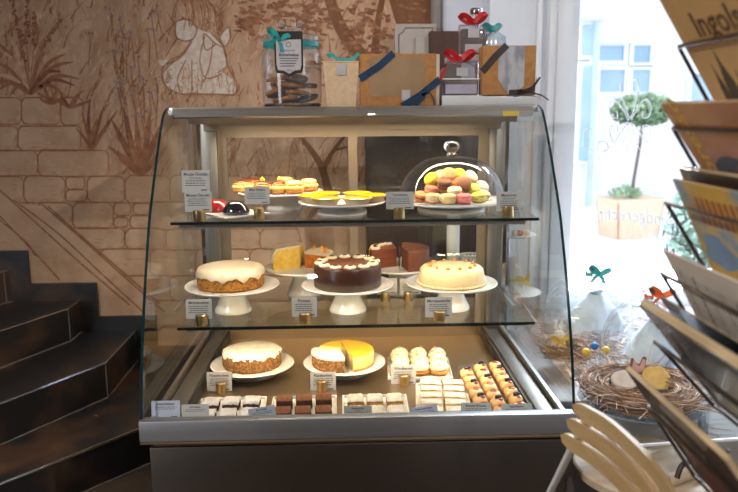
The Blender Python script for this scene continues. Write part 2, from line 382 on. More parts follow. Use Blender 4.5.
for s in (1, -1):
    X = lambda v: 630+s*(v-630)
    curl([(X(630),122),(X(638),108),(X(646),99),(X(651),106),(X(649),116),(X(643),118),(X(643),111)])
    curl([(X(630),121),(X(635),105),(X(639),90),(X(637),80),(X(633),82),(X(634),92)])
    curl([(X(630),121),(X(638),130),(X(646),142),(X(650),134),(X(649),126),(X(643),126),(X(643),132)])
    curl([(X(630),121),(X(634),135),(X(640),150)], .004); curl([(X(632),146),(X(635),152)], .004)
curl([(583,148),(584,132),(590,128),(592,134),(588,136)], .004, 1); curl([(597,150),(599,142),(606,142),(608,149),(603,151)], .006, 1)
curl([(570,146),(584,147),(594,154),(600,160)], .004, 1)
tv, tf = text_mesh('mundgerecht', 1, shear=.1)
def onglass(tv, cx, cy, k, sag):     # lettering reads from the street, so it is mirrored here, on a gentle arc
    out = []
    for x, y, z in tv:
        px = cx-x*k; out.append(tuple(gp(px, cy-y*k*1.25+(px-cx)**2*sag+(px-cx)*.12)))
    return out
dm.add(onglass(tv, 640, 222, 15.5, .002), tf, 1)
tv, tf = text_mesh('cafe', 1); dm.add(onglass(tv, 655, 238, 8, 0), tf, 1)
dm.build('lettering', [decal, decal2], wfo, smooth=False)
sill_m = M('sill_stone', (.5,.44,.44), .45, col2=(.42,.37,.37), scale=9, detail=6)
struct('trim_1', MB().box((.62,2.18,.0),(2.4,3.3,.455),bev=.008), sill_m)

# ------------------------------------------------------------------ outside
pave = M('pale_paving', (.74,.75,.77), .8, col2=(.6,.62,.66), scale=2.2, lo=.45, hi=.75, detail=5)
struct('ground_outside', MB().box((-4,3.9,-.14),(40,60,-.06)), pave)
fac = M('white_render', (.8,.81,.83), .85, col2=(.77,.78,.81), scale=.8)
pale = M('pale_stone_trim', (.72,.75,.8), .7, col2=(.68,.72,.77), scale=2)
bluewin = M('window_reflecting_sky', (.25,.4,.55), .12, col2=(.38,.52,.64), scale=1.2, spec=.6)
bluefr = M('white_joinery', (.82,.84,.87), .5, col2=(.78,.81,.85), scale=2)
BY = 13.0
b = thing('town_house', 'white rendered house across the street with paired blue-grey windows', 'building', (0,0,0))
w = MB(); P = atY(600,40,BY); w.box((4.6,BY,-.1),(14,BY+3,7)); w.build('facade', fac, b)
def houses_window(x0,y0,x1,y1,ny=1):
    a, c = atY(x0,y0,BY), atY(x1,y1,BY)
    fr = MB(); t = .07
    fr.box((a.x-t,BY-.1,c.z-t),(c.x+t,BY+.02,c.z)).box((a.x-t,BY-.1,a.z),(c.x+t,BY+.02,a.z+t)).box((a.x-t,BY-.1,c.z),(a.x,BY+.02,a.z)).box((c.x,BY-.1,c.z),(c.x+t,BY+.02,a.z))
    f = fr.build('window', bluefr, b); MB().box((a.x,BY-.05,c.z),(c.x,BY-.02,a.z)).build('pane', bluewin, f)
for r in ((598,46,622,61),(632,46,648,63),(597,70,622,92),(631,70,647,92),(690,74,712,104)): houses_window(*r)
lg = MB(); a = atY(594,38,BY); c = atY(656,42,BY); lg.box((a.x,BY-.14,c.z-.03),(c.x,BY,a.z)); lg.build('lintel', pale, b)
a2 = thing('corner_house', 'white house corner with a jutting bay beside the shop window', 'building')
NY = 11.0
c0, c1 = atY(556,100,NY), atY(596,100,NY)
MB().box((c0.x-3,NY,-.1),(c1.x-.12,NY+1.9,7)).build('facade', fac, a2)
q0, q1 = atY(574,0,NY), atY(598,17,NY)
bay = MB(); bay.ext([(c0.x,NY-.55,q1.z+.1),(q1.x-.1,NY-.45,q1.z+.1),(q1.x,NY,q1.z+.1),(c0.x,NY,q1.z+.1)],(0,0,3)); bay.build('bay', fac, a2)
bay = MB(); bay.ext([(c0.x,NY-.62,q1.z-.08),(q1.x-.02,NY-.5,q1.z-.08),(q1.x+.06,NY,q1.z-.08),(c0.x,NY,q1.z-.08)],(0,0,.18)); bay.build('cornice', pale, a2)
for (x0,y0,x1,y1) in ((581,26,591,56),(581,66,591,160)):
    p0, p1 = atY(x0,y0,NY), atY(x1,y1,NY); f = MB().box((p0.x-.05,NY-.08,p1.z-.05),(p1.x+.05,NY-.01,p0.z+.05)).build('window', bluefr, a2)
    MB().box((p0.x,NY-.1,p1.z),(p1.x,NY-.081,p0.z)).build('pane', bluewin, f)
p0, p1 = atY(566,196,NY), atY(605,210,NY); MB().box((p0.x-1,NY-.1,-.08),(c1.x-.08,NY,.3)).build('plinth', pale, a2)
p0 = atY(588,170,NY); MB().tube([(p0.x,NY-.1,-.06),(p0.x,NY-.1,3.4)],.05).build('downpipe', M('grey_downpipe',(.45,.55,.63),.5,col2=(.5,.6,.68),scale=4), a2)
# planter with standard tree
pg = atZ(628,236,-.06)
wood_p = M('pale_planter_wood', hexl(232,206,184), .7, col2=hexl(220,184,154), scale=6, stretch=(4,4,1), lo=.3, hi=.7)
foil = M('tree_leaves', hexl(96,128,92), .6, col2=hexl(156,182,144), scale=4)
bark = M('bark', hexl(110,88,80), .8, col2=hexl(88,70,62), scale=20)
pl = thing('planter_tree', 'round-headed standard tree in a pale planter out in the street', 'potted tree', (pg.x,pg.y,-.06), .25)
pm = MB(); hw, hw2, hh = .42, .5, .72
for z0, z1, r0, r1 in ((0,hh,.42,.49),):
    pm.ext([(-.42,-.3,0),(.42,-.3,0),(.5,-.34,hh),(-.5,-.34,hh)],(0,.03,0))
    pm.ext([(-.42,.3,0),(.42,.3,0),(.5,.34,hh),(-.5,.34,hh)],(0,-.03,0))
    pm.ext([(-.42,-.3,0),(-.42,.3,0),(-.5,.34,hh),(-.5,-.34,hh)],(.03,0,0)); pm.ext([(.42,-.3,0),(.42,.3,0),(.5,.34,hh),(.5,-.34,hh)],(-.03,0,0))
pm.box((-.52,-.36,hh-.06),(.52,.36,hh)); pm.build('planter', wood_p, pl)
MB().tube([(.0,0,.6),(.06,0,1.1),(.14,0,1.7),(.18,0,2.25)],[.035,.03,.028,.03],8).build('trunk', bark, pl)
def leafball(c, r, n, lf):
    mb = MB()
    for i in range(n):
        d = Vector((rng.gauss(0,1),rng.gauss(0,1),rng.gauss(0,1))).normalized()*rng.uniform(.55,1)
        p = Vector(c)+Vector((d.x*r[0],d.y*r[1],d.z*r[2])); t = Vector((rng.gauss(0,1),rng.gauss(0,1),rng.gauss(0,1))).normalized(); u = t.orthogonal().normalized()
        mb.add([p-t*lf, p+u*lf*.45, p+t*lf, p-u*lf*.45], [(0,1,2,3)])
    return mb
leafball((.16,0,2.3),(.6,.5,.3),1500,.07).build('crown', foil, pl)
leafball((-.1,0,.8),(.34,.24,.16),260,.05).build('underplanting', foil, pl); pl.scale = (.63,.63,.63)
sg = atZ(716,296,-.06)
sh = thing('conifer_shrub', 'small dark green shrub outside the window behind the magazine rack', 'shrub', (sg.x,sg.y,-.06))
leafball((0,0,.5),(.42,.4,.55),1300,.05).build('foliage', M('shrub_leaves', hexl(60,84,74), .7, col2=hexl(96,120,100), scale=6), sh)
MB().tube([(0,0,0),(0,0,.5)],.03).build('stem', bark, sh)

# ------------------------------------------------------------------ staircase
st = thing('staircase', 'dark slate winder stairs climbing left under the mural', 'stairs')
gleam_m = M('nosing_gleam', (.55,.56,.6), .16, 1, col2=(.6,.62,.66), scale=30)
grout = M('grey_grout', (.2,.18,.17), .7, col2=(.25,.23,.22), scale=30)
defs = [(.16,(-1.50,1.935),(-.62,2.955),(-.56,3.49)),(.32,(-1.62,2.08),(-1.09,3.009),(-1.095,3.495)),(.48,(-1.87,2.19),(-1.357,3.324),(-1.362,3.495)),(.64,(-2.3,2.4),(-1.70,3.45),(-1.68,3.495)),(.80,(-2.7,2.6),(-2.0,3.45),(-1.98,3.495))]
for k, (z, A, B, D) in enumerate(defs):
    z0 = z-.16
    sp = MB().ext([(A[0],A[1],z0),(B[0],B[1],z0),(D[0],D[1],z0),(-3.19,3.495,z0),(-3.19,A[1],z0)],(0,0,.16))
    s_ = sp.build('step', slate, st)
    dAB = Vector((B[0]-A[0],B[1]-A[1],0)).normalized(); nrm = Vector((dAB.y,-dAB.x,0))
    e = MB(); e.tube([Vector((*A,z))+nrm*.001,Vector((*B,z))+nrm*.001],.006 if z < .4 else .004,6); e.build('edge_gleam', gleam_m, s_)  # bright strip along each nosing stands in for the window's reflection
    e = MB(); e.tube([Vector((*B,z)),Vector((*D,z))],.0028,6); e.tube([Vector((*B,z0)),Vector((*B,z))],.0022,6); e.tube([Vector((*A,z0+.002)),Vector((*B,z0+.002)),Vector((*D,z0+.002))],.003,6); e.build('grout_line', grout, s_)
sk = MB()
for x0, x1, zt in ((-1.272,-.99,.396),(-.99,-.60,.236),(-1.592,-1.272,.568),(-1.92,-1.592,.734),(-2.6,-1.92,.90)):
    sk.box((x0,3.478,zt-.255),(x1,3.4945,zt))
sk.build('skirting', slate, st)

# ------------------------------------------------------------------ display case
W2 = .60; BK = 2.87
prof = [(1.878,.50),(1.885,.552),(1.92,.69),(1.985,.86),(2.06,1.02),(2.105,1.10),(2.222,1.262),(2.295,1.350),(2.335,1.385),(2.385,1.402)]
def spline(P, n=5):
    out = []
    for i in range(len(P)-1):
        a, b, c, d = [Vector(P[max(0,min(len(P)-1,i+o))]) for o in (-1,0,1,2)]
        for k in range(n if i < len(P)-2 else n+1):
            t = k/n; out.append(.5*((2*b)+(c-a)*t+(2*a-5*b+4*c-d)*t*t+(3*b-a-3*c+d)*t**3))
    return out
PR = spline([(y,z,0) for y,z in prof], 4)
case = thing('display_case', 'curved glass refrigerated pastry case with steel base and two glass shelves', 'display case')
base = MB().box((-W2+.01,1.892,.09),(W2-.01,BK,.462),bev=.004); base.box((-W2+.05,1.98,0),(W2-.05,BK-.05,.09)); base.build('base_cabinet', steel_d, case)
MB().box((-W2-.009,1.868,.489),(W2+.009,1.902,.5505),bev=.004).build('front_rail', satin, case)
MB().box((-W2-.008,1.870,.4825),(W2+.008,1.89,.4885)).build('trim_strip', gold, case)
MB().box((-W2+.02,1.90,.4625),(W2-.02,2.83,.475)).build('deck', deckst, case)
MB().box((-W2+.03,2.828,.475),(W2-.03,2.852,.60)).build('rear_panel', deckst, case)
for sx in (-1, 1):
    poly = [(sx*W2,y,z) for y,z,_ in PR]+[(sx*W2,BK-.01,1.402),(sx*W2,BK-.01,.50)]
    g = MB().ext(poly,(sx*.008,0,0),0,1); g.build('side_glass', [glass, gedge], case)
    r = MB().box((sx*.548-.026,1.905,.4755),(sx*.548+.026,2.825,.520),bev=.003).build('side_rail', postst, case)
    MB().box((sx*.517-.005,1.905,.4755),(sx*.517+.005,2.825,.512)).build('gasket', gasket, r)
    MB().box((sx*.584-.006,1.905,.4755),(sx*.584+.006,2.825,.54)).build('glass_channel', steel, r)
    MB().box((sx*.555-.03,2.79,.4755),(sx*.555+.03,2.852,1.37),bev=.003).build('corner_post', postst, case)
    MB().box((sx*.575-.007,2.70,.53),(sx*.575+.007,2.715,1.37)).build('shelf_upright', chrome, case)
fg = MB(); n = len(PR)
fg.strip([(0,y,z) for y,z,_ in PR[3:]], Vector((W2-.001,0,0))); fgo = fg.build('front_glass', glass, case)
top = MB().box((-W2-.004,2.38,1.376),(W2+.004,BK,1.402),bev=.004); top.build('top_panel', steel, case)
h = MB().ext([(-W2+.012,2.376,1.40),(-W2+.012,2.376,1.372),(-W2+.012,2.386,1.366),(-W2+.012,2.40,1.366),(-W2+.012,2.40,1.376),(-W2+.012,2.38,1.3765),(-W2+.012,2.38,1.40)],(2*W2-.024,0,0)); h.build('light_housing', steel, case)
MB().box((-W2+.03,2.78,1.318),(W2-.03,2.852,1.376)).box((-W2+.03,2.53,1.346),(W2-.03,2.78,1.376)).build('rear_header', warmst, case)
MB().tube([(-.54,2.405,1.3712),(.54,2.405,1.3712)],.0042,10).build('lamp_tube', led, case)
t0, t1 = atY(503,111,2.374), atY(519,116,2.374)
stk = MB().box((t0.x,2.3735,t1.z),(t1.x,2.376,t0.z)).build('sticker', M('yellow_sticker',(.75,.55,.05),.5,col2=(.7,.5,.05),scale=40), case); stk['label'] = 'small yellow sticker'
# shelves
for z, fy, tr in ((1.053,2.21,True),(.713,2.217,False)):
    s_ = MB(); s_.box((-.572,fy,z-.008),(.572,2.785,z),0); o = s_.build('shelf', shelfgl, case, smooth=False)
    MB().box((-.573,fy-.004,z-.0085),(.573,fy-.0002,z+.0003)).build('edge', sedge, o)
    if tr: MB().box((-.55,fy+.012,z-.022),(.535,fy+.028,z-.009)).build('trim', steel, o)
    else: MB().box((-.55,fy+.016,z-.016),(.55,fy+.024,z-.009)).build('trim', gasket, o)
    for sx in (-1,1): MB().box((sx*.56-.006,2.45,z-.022),(sx*.56+.006,2.78,z-.009)).build('bracket', steel, o)
# sliding doors
xm = atY(353.5,230,2.83).x
for i, (xa, xb, yy) in enumerate(((-.525,xm+.018,2.818),(xm-.018,.525,2.838))):
    fr = MB(); t = .034
    za, zb = .6005, 1.3175
    fr.box((xa,yy-.006,zb-t*.8),(xb,yy+.006,zb)).box((xa,yy-.006,za),(xb,yy+.006,za+t)).box((xa,yy-.006,za+t+.0002),(xa+t,yy+.006,zb-t*.8-.0002)).box((xb-t,yy-.006,za+t+.0002),(xb,yy+.006,zb-t*.8-.0002))
    d = fr.build('sliding_door', warmst, case); MB().box((xa+t,yy-.002,za+t),(xb-t,yy+.002,zb-t*.8)).build('pane', glass, d)

# ------------------------------------------------------------------ stands and plates
def ztop(o): return o
STZ = {}
def cake_stand(c, R_, H, rn, rf, label, group='cake stands', rimup=.006):
    t = thing('cake_stand', label, 'cake stand', c, 0, group)
    p = [(0,H-.010),(rn,H-.010),(R_*.75,H-.007),(R_-.003,H-.001+rimup-.006),(R_,H+rimup-.003),(R_-.002,H+rimup),(R_-.012,H+rimup-.003),(R_-.03,H),(0,H)]
    MB().lathe(p, seg=72).build('plate', porc, t)
    q = [(0,0),(rf,0),(rf+.001,.004),(rf*.97,.012),(rn+(rf-rn)*.62,H*.3),(rn+(rf-rn)*.22,H*.55),(rn,H*.8),(rn*1.05,H-.009),(0,H-.009)]
    MB().lathe(q, seg=48).build('pedestal', porc, t)
    return t
def low_plate(c, R_, H, label):
    t = thing('cake_plate', label, 'cake plate', c, 0, 'cake stands')
    p = [(0,H-.007),(R_*.6,H-.007),(R_*.9,H-.001),(R_-.001,H+.004),(R_,H+.006),(R_-.003,H+.007),(R_*.86,H+.002),(R_*.7,H),(0,H)]
    MB().lathe(p, seg=72).build('plate', porc, t)
    MB().lathe([(0,0),(R_*.58,0),(R_*.6,.003),(R_*.5,H*.55),(R_*.52,H-.007),(0,H-.007)], seg=48).build('pedestal', porc, t)
    return t
def P3(px, py, y): p = atY(px, py, y); return p
Z1, Z2, Z3 = 1.053, .713, .475
def X(px, py, y): return atY(px, py, y).x
# top shelf
tart_c = (X(342,205,2.375), 2.375, Z1); cake_stand(tart_c, .145, .038, .06, .083, 'low white stand holding the six yellow tarts', rimup=.004)
ecl_c = (X(281,200,2.52), 2.52, Z1); cake_stand(ecl_c, .15, .058, .05, .075, 'white stand holding the cream puffs behind the small card', rimup=.004)
mac_c = (X(451,205,2.42), 2.42, Z1); cake_stand(mac_c, .189, .030, .075, .115, 'wide low white stand under the macaron dome', rimup=.006)
# middle shelf
HM = .089
cL = (X(233.5,310,2.41), 2.41, Z2); cC = (X(348,310,2.395), 2.395, Z2); cR = (X(451,308,2.40), 2.40, Z2)
cake_stand(cL, .161, HM, .038, .063, 'white pedestal stand under the glazed poppy-seed cake'); cake_stand(cC, .157, HM, .038, .063, 'white pedestal stand under the dark chocolate cake'); cake_stand(cR, .158, HM, .038, .063, 'white pedestal stand under the pale marzipan cake')
bL = (X(304,270,2.63), 2.63, Z2); bR = (X(400,270,2.63), 2.63, Z2)
cake_stand(bL, .148, .10, .04, .065, 'white stand at the back holding cut carrot and lemon cakes'); cake_stand(bR, .142, .10, .04, .065, 'white stand at the back holding the cut chocolate cake')
# bottom deck
dL = (X(252.5,366,2.43), 2.43, Z3); dC = (X(344.5,366,2.43), 2.43, Z3)
low_plate(dL, .146, .034, 'low white plate under the whole nut cake'); low_plate(dC, .145, .034, 'low white plate under the halved cheesecake')

# ------------------------------------------------------------------ cakes
spongeP = M('poppy_seed_sponge', hexl(196,132,48), .85, col2=hexl(84,48,20), scale=110, lo=.45, hi=.7, bump=.8, bscale=120, detail=6)
glaze = M('white_glaze', hexl(228,213,188), .3, col2=hexl(216,196,168), scale=12, sss=.2, coat=.2)
def cake(label, c, cat='cake', rz=0): return thing('cake', label, cat, c, rz)
t = cake('poppy-seed cake with dripping white glaze on the left pedestal stand', (cL[0]-.004,cL[1],Z2+HM))
MB().lathe([(0,0),(.106,0),(.1125,.006),(.114,.03),(.111,.055),(.1,.063),(0,.066)], seg=72).build('sponge', spongeP, t)
dr = [rng.uniform(.004,.012) for _ in range(96)]
for k in (3,14,22,31,40,49,55,66,71,80,88):
    h_ = rng.uniform(.012,.03)
    for o in range(-3,4): dr[(k+o) % 96] = max(dr[(k+o) % 96], h_*(1-abs(o)/4.2))
def gfn(a, j, r, z):
    k = int(round(a/(2*pi)*96)) % 96
    if j == 5: z -= dr[k]-.008; r += .001
    if j == 4: z -= max(0, dr[k]-.014)*.6
    return r, z
MB().lathe([(0,.076),(.05,.0755),(.09,.072),(.108,.066),(.1165,.054),(.1165,.046),(.113,.044)], seg=96, fn=gfn).build('glaze', glaze, t)
choc = M('dark_chocolate', hexl(58,30,20), .32, col2=hexl(48,24,16), scale=14, coat=.2)
choct = M('cocoa_top', hexl(136,82,50), .8, col2=hexl(104,58,34), scale=70, bump=.2)
cream = M('whipped_cream', hexl(238,222,196), .5, col2=hexl(226,206,176), scale=30, sss=.15)
cocoad = M('cocoa_crumb', hexl(70,38,22), .8, col2=hexl(50,26,16), scale=90)
def rosette(mb, x, y, z, s, m0=0, m1=1):
    pr = [(0,0)]; 
    def fn(a, j, r, zz): return r*(1+.14*cos(8*a)) if 0 < j < 5 else r, zz
    mb.lathe([(0,0),(s,0),(s*1.12,s*.3),(s*.95,s*.58),(s*.5,s*.66),(0,s*.6)], (x,y,z), 24, m0, fn=fn)
    mb.ball((x,y,z+s*.62), (s*.62,s*.62,s*.2), 10, 6, m1)
t = cake('dark chocolate cake with a ring of cream rosettes on the centre stand', (cC[0],cC[1],Z2+HM))
MB().lathe([(0,0),(.114,0),(.1155,.004),(.1155,.07),(.113,.075),(.108,.0765),(0,.0765)], seg=72).build('chocolate_coat', choc, t)
MB().lathe([(0,.0770),(.094,.0768),(.095,.0763)], seg=64).build('cocoa_top', choct, t)
for k in range(12):
    rb = MB(); a = 2*pi*k/12+.1; rosette(rb, .094*cos(a), .094*sin(a), .0765, .0155); rb.build('rosette', [cream, cocoad], t)
sl = MB()
for k in range(12): a = 2*pi*k/12-.16; sl.box((.02,-.0006,.0768),(.1158,.0006,.0774),M4=Matrix.Rotation(a,4,'Z')); sl.box((.1153,-.0007,.003),(.1161,.0007,.074),M4=Matrix.Rotation(a,4,'Z'))
sl.build('slice_marks', cocoad, t)
marz = M('marzipan', hexl(236,214,164), .5, col2=hexl(228,202,150), scale=10, sss=.15)
orangeb = M('candied_orange', hexl(240,164,44), .35, col2=hexl(222,128,28), scale=60)
t = cake('pale marzipan cake topped with orange pieces on the right stand', (cR[0],cR[1],Z2+HM))
MB().lathe([(0,0),(.113,0),(.1145,.004),(.1125,.03),(.108,.05),(.1,.0585),(.085,.062),(0,.063)], seg=72).build('marzipan_coat', marz, t)
bd = MB()
for k in range(74): a = 2*pi*k/74; bd.ball((.116*cos(a),.116*sin(a),.0055),.0052,8,6)
bd.build('bead_border', marz, t)
for k in range(12):
    a = 2*pi*k/12+.25; MB().box((-.006,-.004,0),(.006,.004,.008),bev=.002,M4=Matrix.Translation((.078*cos(a),.078*sin(a),.0615)) @ Matrix.Rotation(a+.6*(k%3),4,'Z') @ Matrix.Rotation(.3,4,'X')).build('orange_piece', orangeb, t)
# wedges
def wedge(prof, a0, a1, mats, parent, name, seg=36, fn=None):
    mb = MB().lathe(prof, seg=seg, a0=a0, a1=a1, fn=fn); mb.caps(prof+[(0,prof[0][1])] if prof[0][0] > 0 else prof, (0,0,0), a0); mb.caps(prof+[(0,prof[0][1])] if prof[0][0] > 0 else prof, (0,0,0), a1)
    return mb.build(name, mats, parent)
lem = M('lemon_sponge', hexl(232,196,90), .85, col2=hexl(206,158,50), scale=60, lo=.35, hi=.75, bump=.5, bscale=90)
carr = M('carrot_sponge', hexl(206,122,34), .85, col2=hexl(160,84,18), scale=60, lo=.35, hi=.7, bump=.5, bscale=90)
film = clearpl
zb = Z2+.10
t = cake('lemon cake with white glaze, cut half on the back left stand', (bL[0]-.012,bL[1]+.0,zb), rz=0)
wedge([(0,0),(.105,0),(.108,.01),(.106,.055),(.09,.074),(0,.08)], R(86), R(208), lem, t, 'sponge')
wedge([(.0,.0802),(.09,.0742),(.1065,.056),(.109,.03),(.112,.03),(.111,.06),(.094,.081),(0,.087)], R(85.5), R(207.7), glaze, t, 'glaze')
MB().box((-.001,-.02,0),(.001,.1,.088)).build('film', film, t)
t = cake('orange carrot cake with white icing, cut piece on the back left stand', (bL[0]+.004,bL[1]+.0,zb))
wedge([(0,0),(.104,0),(.106,.006),(.106,.05),(0,.052)], R(-26), R(76), carr, t, 'sponge')
wedge([(0,.0522),(.106,.0502),(.1075,.04),(.109,.045),(.106,.058),(0,.061)], R(-25.8), R(76), glaze, t, 'icing')
for k in range(4):
    a = R(-12+k*26); MB().box((-.007,-.004,0),(.007,.004,.012),bev=.002,M4=Matrix.Translation((.08*cos(a),.08*sin(a),.059)) @ Matrix.Rotation(a,4,'Z')).build('carrot_decoration', orangeb, t)
chocs = M('chocolate_sponge', hexl(128,66,34), .7, col2=hexl(104,50,24), scale=8, stretch=(1,1,8), bump=.2)
chocm = M('milk_chocolate_cream', hexl(132,78,52), .6, col2=hexl(112,62,40), scale=20, bump=.2)
yel = M('yellow_layer', hexl(214,170,70), .7, col2=hexl(190,140,50), scale=30)
t = cake('chocolate layer cake with rosettes, left portion on the back right stand', (bR[0]-.012,bR[1],zb))
wedge([(0,0),(.1,0),(.102,.004),(.102,.066),(.098,.07),(0,.07)], R(95), R(203), chocs, t, 'layers')
MB().lathe([(.1022,.004),(.104,.004),(.104,.068),(.1022,.068)], seg=30, a0=R(95), a1=R(190)).build('yellow_rim', yel, t)
for k in range(6):
    rb = MB(); a = R(112+k*16); rosette(rb, .082*cos(a), .082*sin(a), .07, .0145); rb.build('rosette', [cream, cocoad], t)
MB().box((.004,-.105,0),(.0055,.02,.095)).build('film', film, t)
t = cake('chocolate cream cake, right portion on the back right stand', (bR[0]+.006,bR[1],zb))
wedge([(0,0),(.1,0),(.103,.004),(.103,.07),(.099,.0745),(0,.0745)], R(-80), R(84), chocm, t, 'sponge')
MB().lathe([(0,.0750),(.09,.0750),(.098,.0747)], seg=30, a0=R(-79), a1=R(83)).build('cocoa_top', choct, t)
# bottom
nut = M('nut_crumb', hexl(120,78,38), .85, col2=hexl(196,150,90), scale=130, lo=.45, hi=.75, bump=1, bscale=150)
sugar = M('powdered_sugar', hexl(232,222,208), .85, col2=hexl(206,186,160), scale=40, lo=.4, hi=.8, bump=.4, bscale=70)
t = cake('whole nut-crumbed cake with powdered sugar top on the left low plate', (dL[0],dL[1],Z3+.034))
MB().lathe([(0,0),(.098,0),(.1015,.005),(.102,.04),(.1,.052),(.09,.055),(0,.056)], seg=96, fn=lambda a,j,r,z: (r*(1+.012*sin(31*a)+.01*sin(17*a+j)) if r else 0, z)).build('crumb_side', nut, t)
MB().lathe([(0,.062),(.05,.0615),(.088,.0585),(.1,.054),(.1035,.048),(.100,.046)], seg=96, fn=lambda a,j,r,z: (r*(1+.02*sin(9*a)+.012*sin(23*a+j)) if j > 2 else r, z+(.004*sin(13*a)-.003*sin(29*a) if j > 3 else 0))).build('sugar_top', sugar, t)
cheese = M('cheesecake', hexl(246,226,150), .6, col2=hexl(240,214,126), scale=12, sss=.1)
cheeset = M('cheesecake_top', hexl(248,204,66), .4, col2=hexl(244,190,46), scale=12, coat=.2)
t = cake('sugared nut cake segment at the left of the halved cheesecake plate', (dC[0]-.018,dC[1]-.012,Z3+.034))
wedge([(0,0),(.094,0),(.0965,.005),(.0965,.048),(0,.05)], R(170), R(281), nut, t, 'crumb_side')
wedge([(0,.0505),(.0965,.0485),(.098,.045),(.0985,.052),(.09,.057),(0,.059)], R(169), R(282), sugar, t, 'sugar_top')
MB().box((-.0008,-.115,0),(.0008,.02,.075),M4=Matrix.Translation((.012,.0,0)) @ Matrix.Rotation(R(11),4,'Z')).build('film', film, t)
t = cake('yellow topped cheesecake with a slice gap on the right low plate', (dC[0]+.004,dC[1],Z3+.034))
wedge([(0,0),(.098,0),(.1005,.004),(.101,.045),(.098,.05),(0,.05)], R(-74), R(158), cheese, t, 'filling', 60)
wedge([(0,.0502),(.0985,.0502),(.096,.0535),(0,.0545)], R(-73.5), R(157.5), cheeset, t, 'yellow_top', 60)
MB().lathe([(.0,-.0002),(.1012,-.0002),(.1018,.008),(.1008,.0085)], seg=60, a0=R(-74), a1=R(158)).build('biscuit_base', M('biscuit',hexl(196,146,76),.8,col2=hexl(170,118,54),scale=60), t)

# ------------------------------------------------------------------ tarts
paper = M('pleated_paper_cup', hexl(240,214,180), .6, col2=hexl(228,194,150), scale=20, sss=.1)
lemon = M('lemon_curd', hexl(244,186,16), .18, col2=hexl(236,168,8), scale=9, coat=.6)
def tart(label, loc):
    t = thing('lemon_tart', label, 'tart', loc, 0, 'lemon tarts')
    pr = [(0,0),(.030,0),(.033,.004),(.047,.023),(.0485,.024),(.047,.0235),(.044,.020)]
    MB().lathe(pr, seg=96, fn=lambda a,j,r,z: (r*(1+(.022 if 2 <= j <= 4 else 0)*cos(32*a)), z)).build('paper_cup', paper, t)
    MB().lathe([(.0462,.021),(.0455,.0238),(.040,.0268),(.025,.0285),(0,.029)], seg=40).build('curd', lemon, t)
    return t
tz = Z1+.038
spots = [((326,186),2.43,'back left'),((357,185),2.43,'back right'),((313,190),2.36,'leftmost'),((372,188),2.36,'rightmost'),((326,194),2.285,'front left'),((357,193),2.28,'front right')]
first = None
for (px,py), y, nm in spots:
    loc = (X(px,197,y), y, tz); lb = 'yellow lemon tart in a pleated cup, %s of the six on the low stand' % nm
    if first is None: first = tart(lb, loc)
    else: dup(first, loc, (0,0,rng.uniform(0,6)), lb)
# ------------------------------------------------------------------ cream puffs (top shelf)
choux = M('choux_pastry', hexl(224,168,92), .6, col2=hexl(188,122,54), scale=30, bump=.4)
custard = M('custard_cream', hexl(244,212,126), .45, col2=hexl(238,196,96), scale=20, sss=.1)
brown_gl = M('brown_icing', hexl(116,62,32), .3, col2=hexl(92,46,24), scale=20, coat=.4)
pale_gl = M('pale_icing', hexl(240,200,150), .35, col2=hexl(230,180,120), scale=20, coat=.3)
dol = M('yellow_dollop', hexl(240,190,40), .4, col2=hexl(230,170,30), scale=30)
pz = Z1+.058
def puff(label, loc, ax, gl, topping, rz):
    t = thing('cream_puff', label, 'cream puff', loc, rz, 'cream puffs on the top shelf')
    lump = lambda d: 1+.05*sin(9*d.x+3*d.z)+.05*sin(11*d.y)
    MB().ball((0,0,.010),(ax*.98,.026,.0145),20,12,fn=lump).build('base', choux, t)
    cr = MB()
    for k in range(14):
        a = 2*pi*k/14; cr.ball((ax*.78*cos(a),.021*sin(a),.021),(.010,.009,.0085),10,6)
    cr.build('cream', custard, t)
    MB().ball((0,0,.031),(ax*.92,.025,.012),20,12,fn=lump).build('lid', choux, t)
    MB().ball((0,0,.0372),(ax*.9,.0245,.0085),18,8,fn=lambda d: 1+.06*sin(7*d.x+5*d.y)).build('icing', gl, t)
    if topping:
        q = MB(); q.ball((0.004,-.004,.049),(.0085,.0085,.007),10,7); q.ball((.002,-.002,.056),(.004,.004,.004),8,6); q.build('dollop', dol, t)
    return t
for px, y, ax, gl, tp, nm, rz in [(243,2.50,.036,brown_gl,0,'brown-iced cream puff at the left edge of its stand',.2),(262,2.44,.033,brown_gl,1,'brown-iced cream puff with a yellow dollop behind the small card',0),(278.5,2.45,.027,brown_gl,1,'small round cream puff with a yellow dollop right of the small card',.4),(294,2.45,.034,pale_gl,0,'pale-iced cream puff second from the right edge of its stand',-.2),(309,2.52,.031,pale_gl,0,'pale-iced cream puff at the right edge of its stand',.2),(252,2.57,.033,brown_gl,0,'brown-iced cream puff at the back left of its stand',0),(285,2.6,.033,pale_gl,0,'pale-iced cream puff at the back middle of its stand',0)]:
    puff(nm, (X(px,192,y),y,pz), ax, gl, tp, rz)
